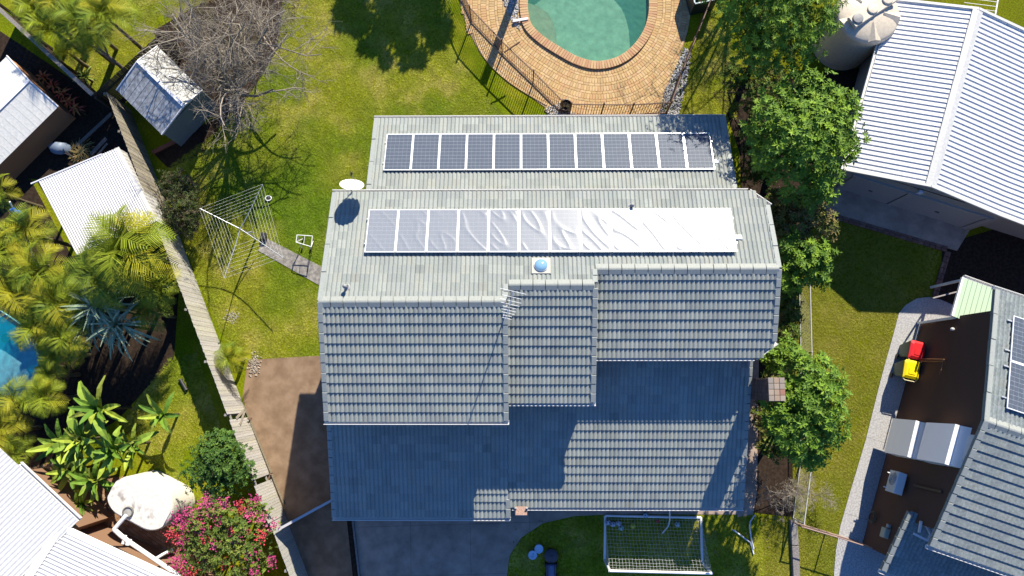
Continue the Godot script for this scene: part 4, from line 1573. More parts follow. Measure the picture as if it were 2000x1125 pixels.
		obj("front_panel", m, "paint", t)
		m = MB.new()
		m.col = Color(0.74, 0.74, 0.74)  # top painted lighter than the panels, as the sunlit face
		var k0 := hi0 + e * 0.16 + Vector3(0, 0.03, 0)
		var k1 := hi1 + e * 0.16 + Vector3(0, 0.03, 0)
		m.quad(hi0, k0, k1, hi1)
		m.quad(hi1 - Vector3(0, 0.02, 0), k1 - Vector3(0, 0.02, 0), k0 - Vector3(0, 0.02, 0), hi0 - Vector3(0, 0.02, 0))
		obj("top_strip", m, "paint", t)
		m = MB.new()
		m.col = Color(0.68, 0.69, 0.7)
		var w0 := k0 + e * 0.17 + Vector3(0, 0.35, 0)
		var w1 := k1 + e * 0.17 + Vector3(0, 0.35, 0)
		m.quad(k0, w0, w1, k1)
		obj("back_panel", m, "paint", t)
		m = MB.new()
		m.col = Color(0.68, 0.69, 0.7)
		for side in [[lo0, hi0, k0, w0], [lo1, hi1, k1, w1]]:
			var foot: Vector3 = side[0] + e * 0.5
			m.tri(side[0], side[1], foot); m.tri(side[1], side[2], foot); m.tri(side[2], side[3], foot)
		obj("cheek", m, "paint", t)
	m = MB.new()
	var wa := [on_plane(1884, 848, a, b, 0.03), on_plane(1873, 897, a, b, 0.03), on_plane(1895, 902, a, b, 0.03), on_plane(1912, 850, a, b, 0.03)]
	m.col = Color(0.55, 0.58, 0.6)
	m.quad(wa[0], wa[1], wa[2], wa[3])
	var win := obj("window", m, "paint", h)
	# air conditioner on wall brackets
	var ac0 := on_plane(1757, 945, a, b, 0.12)
	var ca := thing("air_conditioner", "white air conditioner box on brackets on the brick wall", "air conditioner", ac0)
	var acb := Transform3D(Basis(s, Vector3.UP, s.cross(Vector3.UP)), ac0 - e * 0.18 + Vector3(0, 0.1, 0))
	m = MB.new()
	m.col = Color(0.72, 0.72, 0.72)
	m.bbox(acb, Vector3(0.8, 0.62, 0.32), 0.02)
	obj("case", m, "paint", ca)
	m = MB.new()
	m.col = Color(0.35, 0.36, 0.37)
	var gc := acb * Transform3D(Basis(Vector3.RIGHT, PI / 2), Vector3(-0.1, 0, (0.165 if acb.basis.z.dot(-e) > 0 else -0.165)))
	for k in 4:
		var rr := 0.24 - 0.055 * k
		m.lathe(gc, [[rr, -0.012], [rr, 0.012], [rr - 0.02, 0.012], [rr - 0.02, -0.012]], 24)
	obj("fan_grille", m, "paint", ca)
	m = MB.new()
	for d in [-0.28, 0.28]:
		bar(m, ac0 + s * d + e * 0.12 + Vector3(0, -0.22, 0), ac0 + s * d - e * 0.42 + Vector3(0, -0.22, 0), 0.035, 0.035)
	obj("bracket", m, "white_paint", ca)
	m = MB.new()
	m.col = Color(0.09, 0.055, 0.045)
	m.tube([on_plane(1785, 948, a, b, 0.05), on_plane(1840, 961, a, b, 0.05)], 0.045, 0.045, 8)
	obj("conduit", m, "paint", ca)
	# hose reel, meter box and wall light
	var hr := on_plane(1704, 1010, a, b, 0.16)
	var ht := thing("hose_reel", "dark coiled garden hose hanging on the brick wall", "hose", hr)
	for k in 3:
		m = MB.new()
		m.col = Color(0.05, 0.05, 0.035)
		var ring := []
		for q in 19:
			var an := TAU * q / 18.0
			ring.append(hr + s * cos(an) * (0.24 - k * 0.03) + Vector3(0, sin(an) * (0.24 - k * 0.03), 0) - e * (0.02 * k))
		m.tube(ring, 0.018, 0.018, 6, false)
		obj("coil", m, "paint", ht)
	var mb := on_plane(1729, 1041, a, b, 0.1)
	var mt := thing("meter_box", "small pale green meter box on the brick wall", "meter box", mb)
	m = MB.new()
	m.col = Color(0.42, 0.44, 0.36)
	m.bbox(Transform3D(Basis(s, Vector3.UP, s.cross(Vector3.UP)), mb), Vector3(0.36, 0.3, 0.2), 0.03)
	obj("case", m, "paint", mt)
	m = MB.new()
	m.col = Color(0.36, 0.36, 0.34)
	m.bbox(Transform3D(Basis(s, Vector3.UP, s.cross(Vector3.UP)), mb - s * 0.28 + Vector3(0, 0.1, 0)), Vector3(0.13, 0.13, 0.12), 0.02)
	obj("switch", m, "paint", mt)
	var wl2 := on_plane(1860, 643, a, b, 0.08)
	m = MB.new()
	m.col = Color(0.5, 0.5, 0.5)
	m.lathe(Transform3D(Basis(Vector3.FORWARD, 0.5), wl2), [[0.05, -0.05], [0.07, 0.0], [0.05, 0.06], [0.001, 0.07]], 12)
	tag(obj("wall_vent", m, "paint"), "small round grey vent on the brick wall", "vent")
	var cp := thing("copper_bracket", "bent copper pipe bracket on the wall behind the bins", "pipe", on_plane(1800, 702, a, b, 0.1))
	for q in [[[1797, 701], [1844, 702]], [[1797, 705], [1842, 706]], [[1843, 704], [1836, 730]]]:
		m = MB.new()
		m.col = Color(0.22, 0.1, 0.05)
		m.tube([on_plane(q[0][0], q[0][1], a, b, 0.18), on_plane(q[1][0], q[1][1], a, b, 0.14)], 0.022, 0.022, 6)
		obj("pipe", m, "paint", cp)
	# white timber bracket under the eave
	var br := thing("eave_bracket", "white square timber frame fixed under the upper eave", "bracket", P(1810, 1050, 3.4))
	for q in [[[1784, 1042], [1812, 1056]], [[1812, 1056], [1828, 1022]], [[1795, 1040], [1799, 1018]], [[1808, 1024], [1818, 1044]]]:
		m = MB.new()
		bar(m, P(q[0][0], q[0][1], 3.5), P(q[1][0], q[1][1], 3.6), 0.07, 0.07)
		obj("beam", m, "pvc", br)
	# green ribbed lean-to north of the house
	var g0 := P(1883, 543, 2.35)
	var g1 := P(1947, 566, 2.35)
	var g2 := P(1862, 618, 2.55)
	var lt := thing("lean_to_roof", "small pale green ribbed lean-to roof beside the brick house", "roof", g2)
	m = MB.new()
	m.col = Color(0.36, 0.47, 0.33)
	ribbed(m, g0, g2 - g0, (g1 - g0).normalized(), g0.distance_to(g1), 0.17, 0.016, 0.03)
	obj("roof_sheet", m, "paint", lt)
	m = MB.new()
	bar(m, g0 - (g1 - g0).normalized() * 0.06, g2 - (g1 - g0).normalized() * 0.06, 0.08, 0.1)
	obj("barge", m, "white_paint", lt)
	gutter(lt, g0, g1, (g0 - g2).normalized())
	for q in [g0, g2]:
		m = MB.new()
		bar(m, Vector3(q.x, 0, q.z) + (g1 - g0).normalized() * 0.1, q + (g1 - g0).normalized() * 0.1 - Vector3(0, 0.06, 0), 0.09, 0.09)
		obj("post", m, "white_paint", lt)
	m = MB.new()
	m.col = Color(0.3, 0.27, 0.26)
	bar(m, P(1822, 582, 1.3), P(1868, 570, 1.3), 0.05, 0.05)
	bar(m, P(1822, 582, 0.0), P(1822, 582, 1.3), 0.05, 0.05)
	tag(obj("yard_rail", m, "paint"), "grey yard gate rail on a post beside the green lean-to", "rail")
	# wheelie bins
	bin_(P(1764, 688), -0.26, Color(0.62, 0.025, 0.03), "green wheelie bin with a red lid by the brick wall")
	bin_(P(1753, 724), -0.22, Color(0.75, 0.58, 0.01), "green wheelie bin with a yellow lid by the brick wall")

func bin_(o: Vector3, turn: float, lid: Color, label: String) -> void:
	var t := thing("wheelie_bin", label, "bin", o, "wheelie bins")
	var x := turned(o, turn)
	var m := MB.new()
	m.col = Color(0.11, 0.145, 0.1)
	var lo := [Vector3(-0.2, 0.04, -0.25), Vector3(-0.2, 0.04, 0.22), Vector3(0.2, 0.04, 0.22), Vector3(0.2, 0.04, -0.25)]
	var hi := [Vector3(-0.29, 0.98, -0.36), Vector3(-0.29, 0.98, 0.3), Vector3(0.29, 0.98, 0.3), Vector3(0.29, 0.98, -0.36)]
	for k in 4: m.quad(x * lo[k], x * lo[(k + 1) % 4], x * hi[(k + 1) % 4], x * hi[k])
	m.quad(x * lo[3], x * lo[2], x * lo[1], x * lo[0])
	obj("body", m, "paint", t)
	m = MB.new()
	m.col = lid
	var rim := [Vector2(-0.3, -0.3), Vector2(-0.24, -0.385), Vector2(0.24, -0.385), Vector2(0.3, -0.3), Vector2(0.3, 0.33), Vector2(-0.3, 0.33)]
	var top := []
	var bot := []
	var inn := []
	for p in rim:
		bot.append(x * Vector3(p.x, 0.98, p.y))
		top.append(x * Vector3(p.x, 1.03, p.y))
		inn.append(x * Vector3(p.x * 0.72, 1.085, p.y * 0.74 - 0.01))
	for k in 6:
		var w := (k + 1) % 6
		m.quad(bot[w], bot[k], top[k], top[w])
		m.quad(top[w], top[k], inn[k], inn[w])
	for k in range(1, 5): m.tri(inn[0], inn[k + 1], inn[k])
	m.bbox(x * at(Vector3(0, 1.09, 0.05)), Vector3(0.26, 0.03, 0.24), 0.01)
	obj("lid", m, "gloss", t)
	m = MB.new()
	m.col = lid.lerp(Color(0.6, 0.6, 0.55), 0.6)
	m.tube([x * Vector3(-0.27, 0.99, 0.34), x * Vector3(-0.2, 1.0, 0.42), x * Vector3(0.2, 1.0, 0.42), x * Vector3(0.27, 0.99, 0.34)], 0.018, 0.018, 6)
	obj("handle", m, "paint", t)
	for s in [-0.27, 0.27]:
		m = MB.new()
		m.col = Color(0.03, 0.03, 0.03)
		m.lathe(x * Transform3D(Basis(Vector3.FORWARD, PI / 2), Vector3(s, 0.1, 0.25)), [[0.001, -0.025], [0.1, -0.025], [0.1, 0.025], [0.001, 0.025]], 16)
		obj("wheel", m, "paint", t)

# ---------------------------------------------------------------- the garden to the left
func left_pool() -> Array:
	return PX([[-80, 600], [0, 606], [38, 632], [68, 674], [78, 720], [62, 760], [20, 792], [-80, 806]])

func gable_shed(t: Node3D, fl: Vector3, rf: Vector3, fr: Vector3, back: Vector3, wall: Color, roof: Color, wall2: Color, steel := "roof_steel", base_y := 0.0) -> void:
	# fl, rf, fr: front eave left, ridge front, front eave right ; back: vector along the ridge
	var m := MB.new()
	m.col = roof
	var ad := back.normalized()
	ribbed(m, fl, rf - fl, ad, back.length(), 0.3, 0.008, 0.01)
	obj("roof_sheet", m, steel, t)
	m = MB.new()
	m.col = roof
	ribbed(m, fr, rf - fr, ad, back.length(), 0.3, 0.008, 0.01)
	obj("roof_sheet", m, steel, t)
	m = MB.new()
	m.col = Color(0.7, 0.7, 0.72)
	bar(m, rf + Vector3(0, 0.02, 0), rf + back + Vector3(0, 0.02, 0), 0.12, 0.03)
	obj("ridge_cap", m, "paint", t)
	for q in [[fl, rf], [fr, rf], [fl + back, rf + back], [fr + back, rf + back]]:
		m = MB.new()
		m.col = Color(0.72, 0.72, 0.74)
		bar(m, q[0] + Vector3(0, 0.0, 0), q[1] + Vector3(0, 0.0, 0), 0.04, 0.07)
		obj("barge", m, "paint", t)
	var ins := (fr - fl).normalized() * 0.05
	ins.y = 0
	var g0 := func(p: Vector3) -> Vector3: return Vector3(p.x, base_y, p.z)
	var d0 := Vector3(0, -0.03, 0)
	var a := fl + ins + ad * 0.05
	var b := fr - ins + ad * 0.05
	var r := rf + ad * 0.05 + d0
	m = MB.new()
	m.col = wall
	for off in [Vector3.ZERO, back - ad * 0.1]:
		m.quad(g0.call(a + off), g0.call(b + off), b + off + d0, a + off + d0)
		m.tri(a + off + d0, b + off + d0, r + off)
	m.quad(g0.call(a + back), g0.call(a), a + d0, a + back + d0)
	m.quad(g0.call(b), g0.call(b + back), b + back + d0, b + d0)
	obj("wall", m, "wall_paint", t)
	# a door sheet on the front, in its own shade of paint
	var mid := a.lerp(b, 0.5)
	m = MB.new()
	m.col = wall2
	var fo := -ad * 0.03
	m.box(frame(b - a, Vector3.UP, a.lerp(b, 0.66) + fo + Vector3(0, (base_y - a.y) * 0.5, 0)), Vector3((b - a).length() * 0.62, (a.y - base_y) - 0.08, 0.02))
	var door := obj("door", m, "wall_paint", t)
	m = MB.new()
	m.col = Color(0.08, 0.06, 0.05)
	m.box(frame(b - a, Vector3.UP, a.lerp(b, 0.6) + fo * 2.0 + Vector3(0, (base_y - a.y) * 0.45, 0)), Vector3(0.05, 0.14, 0.03))
	obj("handle", m, "paint", door).position = Vector3.ZERO

func left_side() -> void:
	# small grey shed under the bare tree
	var fl := P(316, 263, 1.66)
	var rf := P(359, 207, 2.26)
	var fr := P(396, 176, 1.66)
	var back := P(269, 119, 2.26) - rf
	back.y = 0
	var t := thing("garden_shed", "small grey steel garden shed with stained gable roof under the bare tree", "shed", Vector3(fl.x, 0, fl.z))
	gable_shed(t, fl, rf, fr, back, Color(0.23, 0.28, 0.29), Color(0.55, 0.56, 0.58), Color(0.23, 0.28, 0.29), "roof_worn")
	# cream shed in the corner
	fl = P(17, 304, 1.3)
	fr = P(114, 208, 1.3)
	var nr := P(57, 157, 1.75)
	t = thing("cream_shed", "cream roofed shed with an orange brown wall in the far corner", "shed", Vector3(fr.x, 0, fr.z))
	var ridge_dir := (fl - fr)
	var far := P(14, 109, 1.3)
	gable_shed(t, fr, nr, far, ridge_dir * 1.6, Color(0.56, 0.27, 0.12), Color(0.68, 0.68, 0.64), Color(0.56, 0.27, 0.12))
	# corrugated white roof behind the fence
	var tl := P(75, 353, 2.35)
	var tr := P(226, 290, 2.35)
	var bl := P(150, 498, 2.1)
	var A := bl - tl
	t = thing("corrugated_shelter", "white corrugated steel shelter roof behind the paling fence", "shelter", Vector3(tr.x, 0, tr.z))
	var m := MB.new()
	m.col = Color(0.66, 0.65, 0.64)
	corrugated(m, tl, A, (tr - tl).normalized(), tl.distance_to(tr), 0.095, 0.022)
	obj("roof_sheet", m, "roof_steel", t)
	m = MB.new()
	m.col = Color(0.6, 0.6, 0.62)
	bar(m, tl - (tr - tl).normalized() * 0.3, tl + (tr - tl) * 0.82, 0.05, 0.06)
	obj("gutter", m, "paint", t)
	var wt := tr + (tr - tl).normalized() * 0.06
	m = MB.new()
	m.col = Color(0.62, 0.6, 0.56)
	bar(m, wt + Vector3(0, 0.01, 0), wt + A + Vector3(0, 0.01, 0), 0.16, 0.03)
	obj("capping", m, "paint", t)
	m = MB.new()
	m.col = Color(0.66, 0.64, 0.6)
	var wn := (tr - tl).normalized()
	wn.y = 0
	var cnt := 34
	for k in cnt:
		var p0 := wt + A * (float(k) / cnt) + wn * (0.03 if k % 2 == 0 else 0.0)
		var p1 := wt + A * (float(k + 1) / cnt) + wn * (0.0 if k % 2 == 0 else 0.03)
		m.quad(Vector3(p0.x, 0.9, p0.z), p0 - Vector3(0, 0.02, 0), p1 - Vector3(0, 0.02, 0), Vector3(p1.x, 0.9, p1.z))
	obj("side_sheet", m, "roof_steel", t)
	for q in [tl, tr, tl + A, tr + A]:
		m = MB.new()
		m.col = Color(0.3, 0.25, 0.2)
		bar(m, Vector3(q.x, 0, q.z), q - Vector3(0, 0.03, 0), 0.09, 0.09)
		obj("post", m, "timber", t)
	# pool of the garden
	var lp := left_pool()
	t = thing("blue_pool", "bright blue pool edge under the yellow green palms", "pool", P(40, 700))
	m = MB.new()
	m.col = Color(0.2, 0.58, 0.68)
	for k in lp.size():
		var a: Vector3 = lp[k]
		var b: Vector3 = lp[(k + 1) % lp.size()]
		m.quad(b + Vector3(0, -1.1, 0), a + Vector3(0, -1.1, 0), a + Vector3(0, 0.04, 0), b + Vector3(0, 0.04, 0))
	m.prism(v2(lp), -1.2, -1.1, false)
	obj("shell", m, "plaster", t)
	m = MB.new()
	m.prism(v2(lp), -0.2, -0.1, false)
	obj("water", m, "water_blue", t)
	m = MB.new()
	m.col = Color(0.02, 0.02, 0.025)
	m.lathe(at(P(14, 661, -1.0)), [[0.18, 0.0], [0.2, 0.12], [0.12, 0.2], [0.001, 0.22]], 14)
	tag(obj("pool_cleaner", m, "paint"), "dark round pool cleaner on the floor of the blue pool", "pool cleaner")
	# steel roofed house in the lower left corner
	var hb := P(120, 1030, 0)
	t = thing("white_roofed_house", "single storey house with white ribbed steel roofs beside the oval tank", "house", hb)
	var a0 := P(35, 908, 2.9)
	var a1 := P(152, 1018, 2.9)
	var ed := (a1 - a0).normalized()
	var inw := Vector3(-ed.z, 0, ed.x)
	if inw.x > 0: inw = -inw
	m = MB.new()
	m.col = Color(0.6, 0.605, 0.61)
	corrugated(m, a0 - ed * 3.0, inw * 6.0 + Vector3(0, 1.3, 0), ed, a0.distance_to(a1) + 3.0, 0.15, 0.04)
	obj("roof_sheet", m, "roof_steel", t)
	gutter(t, a0, a1, -inw)
	var b0 := P(118, 1032, 2.95)
	var b1 := P(335, 1132, 2.95)
	var bd := (b1 - b0).normalized()
	var bin := Vector3(-bd.z, 0, bd.x)
	if bin.z < 0: bin = -bin
	m = MB.new()
	m.col = Color(0.6, 0.605, 0.61)
	corrugated(m, b0, bd * 9.0, bin * 0.96 + Vector3(0, 0.28, 0), 4.0, 0.13, 0.045)
	obj("roof_sheet", m, "roof_steel", t)
	m = MB.new()
	m.col = Color(0.74, 0.74, 0.73)
	bar(m, b0 - bin * 0.05 + Vector3(0, 0.0, 0), b0 + bd * 9.0 - bin * 0.05, 0.22, 0.1)
	obj("fascia", m, "paint", t)
	m = MB.new()
	m.col = Color(0.6, 0.6, 0.6)
	bar(m, b0 + Vector3(0, 0.06, 0), b0 + bin * 3.9 + Vector3(0, 1.16, 0), 0.3, 0.03)
	obj("hip_cap", m, "roof_steel", t)
	m = MB.new()
	m.col = Color(0.3, 0.18, 0.11)
	m.prism(v2([a0 + inw * 0.4, a1 + inw * 0.4, b0 + bin * 0.4, b0 + bd * 9.0 + bin * 0.4, b0 + bd * 9.0 + bin * 4.0, a0 + inw * 6.0]), 0, 2.75)
	obj("wall", m, "brick", t)
	# brick yard round it
	var yard := v2(PX([[60, 915], [100, 905], [180, 925], [280, 940], [360, 1000], [420, 1125], [430, 1180], [200, 1180], [100, 1060]]))
	m = MB.new()
	m.prism(yard, -0.03, 0.016)
	var ym := struct("brick_yard", m, "deck_bed")
	var merged := MB.new()
	var done := 0
	var dir := (P(330, 1125) - P(200, 1035)).normalized()
	var crs := Vector3(-dir.z, 0, dir.x)
	var o0 := P(60, 900)
	for r in 60:
		for k in 60:
			var c := o0 + dir * ((k - 6) * 0.24 + (0.12 if r % 2 else 0.0)) + crs * ((r - 30) * 0.12)
			if not Geometry2D.is_point_in_polygon(Vector2(c.x, c.z), yard): continue
			var col: Color = [Color(0.42, 0.24, 0.13), Color(0.46, 0.28, 0.16), Color(0.36, 0.21, 0.12), Color(0.48, 0.32, 0.2)][rng.randi() % 4]
			if done < 300:
				var b := MB.new()
				paver(b, c, dir, 0.23, 0.11, 0.04, col)
				obj("brick", b, "paver", ym)
				done += 1
			else: paver(merged, c, dir, 0.23, 0.11, 0.04, col)
	obj("bricks", merged, "paver", ym).set_meta("kind", "stuff")
	# oval rainwater tank
	var tc := P(272, 984, 1.9)
	tc.y = 0
	var ax := (P(325, 1005, 1.9) - P(232, 955, 1.9)).normalized()
	var half := 0.52
	var rad := 0.76
	t = thing("oval_water_tank", "cream oval slimline rainwater tank stained on top beside the big leaved plants", "water tank", tc)
	m = MB.new()
	var outline := []
	for k in 48:
		var an := TAU * k / 48.0
		outline.append(Vector2(cos(an) * rad + (half if cos(an) > 0 else -half), sin(an) * rad))
	var side := Vector3(-ax.z, 0, ax.x)
	var lv := [[1.0, 0.0], [1.0, 1.72], [0.985, 1.8], [0.95, 1.86], [0.88, 1.89]]
	var cream := Color(0.72, 0.68, 0.61)
	m.col = cream
	for q in lv.size() - 1:
		for k in 48:
			var p := outline[k] as Vector2
			var w := outline[(k + 1) % 48] as Vector2
			var f := func(v: Vector2, l: Array) -> Vector3: return tc + ax * v.x * l[0] + side * v.y * l[0] + Vector3(0, l[1], 0)
			m.quad(f.call(w, lv[q]), f.call(p, lv[q]), f.call(p, lv[q + 1]), f.call(w, lv[q + 1]))
	obj("body", m, "tank_plastic", t)
	# the top, with its band of dirt
	var fn := FastNoiseLite.new()
	fn.seed = 19; fn.frequency = 3.2; fn.fractal_octaves = 4
	m = MB.new()
	var gx := 60
	var gz := 34
	for iz in gz + 1:
		for ixx in gx + 1:
			var v := Vector2(lerpf(-1.3, 1.3, float(ixx) / gx), lerpf(-0.76, 0.76, float(iz) / gz))
			var d := maxf(absf(v.x) - half, 0.0)
			var lim := sqrt(maxf(rad * rad - d * d, 0.0)) * 0.885
			v.y = clampf(v.y, -lim, lim)
			v.x = clampf(v.x, -(half + rad * 0.885), half + rad * 0.885)
			var band := exp(-pow((v.y - 0.18 - 0.12 * v.x) / 0.2, 2.0))
			var spot: float = clampf((fn.get_noise_2d(v.x, v.y) - 0.02) * 2.6, 0, 1) * band * (1.0 if v.x < 0.9 else 0.2)
			m.v.append(tc + ax * v.x + side * v.y + Vector3(0, 1.89 + 0.03 * (1.0 - absf(v.y) / rad), 0))
			m.n.append(Vector3.UP)
			m.c.append(cream.lerp(Color(0.2, 0.16, 0.13), spot * 0.7))
			m.u.append(v)
	for iz in gz:
		for ixx in gx:
			var k := iz * (gx + 1) + ixx
			m.ix.append(k); m.ix.append(k + 1); m.ix.append(k + gx + 2)
			m.ix.append(k); m.ix.append(k + gx + 2); m.ix.append(k + gx + 1)
	obj("top", m, "tank_plastic", t)
	var sp := P(250, 1000, 1.95)
	m = MB.new()
	m.col = Color(0.14, 0.13, 0.12)
	m.lathe(at(sp), [[0.2, -0.05], [0.2, 0.04], [0.16, 0.04], [0.16, 0.0]], 22)
	obj("strainer_ring", m, "paint", t)
	m = MB.new()
	m.col = Color(0.3, 0.29, 0.27)
	m.lathe(at(sp), [[0.16, 0.0], [0.001, 0.02]], 22)
	obj("strainer_mesh", m, "paint", t)
	t = thing("white_downpipe", "bent white plastic pipe running from the tank over the brick yard", "pipe", P(222, 1035))
	m = MB.new()
	m.tube([P(247, 1006, 2.05), P(240, 1014, 2.08), P(223, 1034, 2.05)], 0.075, 0.075, 10)
	obj("inlet", m, "white_paint", t)
	m = MB.new()
	m.tube([P(223, 1034, 2.05), P(236, 1046, 2.05), P(250, 1057, 2.05), P(345, 1122, 2.05), P(380, 1150, 2.05)], 0.085, 0.085, 10)
	obj("run", m, "white_paint", t)
	m = MB.new()
	m.tube([P(245, 1046, 2.05), P(240, 1062, 2.05)], 0.06, 0.06, 8)
	m.tube([P(252, 1054, 2.05), P(250, 1064, 2.05)], 0.1, 0.1, 10)
	obj("bracket", m, "white_paint", t)
	m = MB.new()
	m.tube([P(305, 1091, 2.05), P(318, 1083, 1.6), P(336, 1074, 1.2)], 0.06, 0.06, 8)
	obj("branch", m, "white_paint", t)
	# blue sunshade folded on its pole
	t = thing("folded_sunshade", "blue cloth sunshade tied round a leaning white pole", "sunshade", P(72, 522))
	m = MB.new()
	m.tube([P(74, 524, 0.3), P(36, 428, 2.6), P(19, 394, 3.4)], 0.032, 0.028, 8)
	obj("pole", m, "white_paint", t)
	m = MB.new()
	m.col = Color(0.03, 0.12, 0.45)
	m.tube([P(23, 408, 3.1), P(30, 418, 2.95), P(36, 426, 2.7), P(38, 432, 2.5)], 0.1, 0.12, 7)
	m.tube([P(28, 415, 3.0), P(38, 416, 2.9), P(46, 422, 2.8)], 0.14, 0.05, 7)
	obj("cloth", m, "petal", t)
	# clutter in the dark gap: planks, sleepers, timber offcuts and a barrow
	var planks := [[[150, 285], [218, 222], 0.14, "long grey plank leaning in the dark gap beside the fence"], [[178, 302], [208, 270], 0.16, "weathered plank on the pile behind the white shelter"], [[190, 304], [210, 280], 0.08, "narrow pink timber on the pile behind the white shelter"], [[298, 298], [342, 276], 0.18, "red brown sleeper lying behind the garden shed"]]
	for q in planks:
		var pa := P(q[0][0], q[0][1], 0.3)
		var pb := P(q[1][0], q[1][1], 0.45)
		m = MB.new()
		m.col = Color(0.28, 0.22, 0.18) * rng.randf_range(0.8, 1.2)
		if q[3].begins_with("red"): m.col = Color(0.22, 0.1, 0.07)
		bar(m, pa, pb, q[2], 0.05)
		tag(obj("plank", m, "timber"), q[3], "plank")
	t = thing("wheelbarrow", "upturned blue grey wheelbarrow in the dark corner", "wheelbarrow", P(118, 290))
	m = MB.new()
	m.col = Color(0.16, 0.2, 0.27)
	m.lathe(Transform3D(Basis(Vector3.UP, 0.6).scaled(Vector3(1.4, 1, 0.8)), P(118, 290, 0.25)), [[0.34, 0.0], [0.24, 0.28], [0.001, 0.3]], 12)
	obj("tray", m, "paint", t)
	m = MB.new()
	for k in [-1, 1]: bar(m, P(126 + k * 4, 296, 0.35), P(140 + k * 5, 306 + k * 3, 0.35), 0.04, 0.04)
	obj("handles", m, "dark_metal", t)
	# heap of cut palm leaves
	t = thing("leaf_heap", "heap of dry yellow brown palm leaves by the white shelter", "leaf heap", P(160, 295))
	m = MB.new()
	for k in 160:
		var an := rng.randf() * TAU
		var r := rng.randf() * 0.5
		m.col = Color(0.26, 0.19, 0.07) * rng.randf_range(0.5, 1.3)
		var c := P(160, 296, 0.1 + 0.5 * (0.6 - r)) + Vector3(cos(an) * r, 0, sin(an) * r)
		var d := Vector3(cos(an + 0.5), rng.randf_range(-0.2, 0.4), sin(an + 0.5)) * rng.randf_range(0.12, 0.35)
		var s := Vector3(-d.z, 0.02, d.x).normalized() * 0.03
		m.tri(c - s, c + s, c + d)
	obj("leaves", m, "leaf", t)

# ---------------------------------------------------------------- fences
func paling_fence(called: String, label: String, a: Vector3, b: Vector3, face: float, hgt: float, tone: Color, skip := [], pw := 0.1, rough := 0.25) -> Node3D:
	var t := thing(called, label, "fence", a)
	var d := (b - a).normalized()
	var nrm := Vector3(-d.z, 0, d.x) * face
	var cnt := int(a.distance_to(b) / (pw + 0.006))
	for k in cnt:
		if k in skip: continue
		var p := a + d * ((k + 0.5) * (pw + 0.006))
		var m := MB.new()
		m.col = tone * rng.randf_range(1.0 - rough, 1.0 + rough * 0.4)
		m.col.b *= rng.randf_range(0.92, 1.06)
		var hh := hgt * rng.randf_range(0.985, 1.012)
		var tilt := Basis(nrm.normalized(), rng.randf_range(-0.006, 0.006))
		m.box(Transform3D(tilt * Basis(d, Vector3.UP, d.cross(Vector3.UP)), p + nrm * (0.012 + 0.006 * (k % 2)) + Vector3(0, hh * 0.5 + 0.02, 0)), Vector3(pw, hh, 0.016))
		obj("paling", m, "timber", t)
	for y in [0.35, hgt - 0.3]:
		var m := MB.new()
		m.col = tone * 0.6
		bar(m, a - nrm * 0.03 + Vector3(0, y, 0), b - nrm * 0.03 + Vector3(0, y, 0), 0.05, 0.08)
		obj("rail", m, "timber", t)
	var np := int(a.distance_to(b) / 2.4) + 1
	for k in np + 1:
		var m := MB.new()
		m.col = tone * 0.6
		var p := a.lerp(b, float(k) / np) - nrm * 0.09
		m.box(at(p + Vector3(0, hgt * 0.5 - 0.02, 0)), Vector3(0.09, hgt - 0.04, 0.09))
		obj("post", m, "timber", t)
	return t

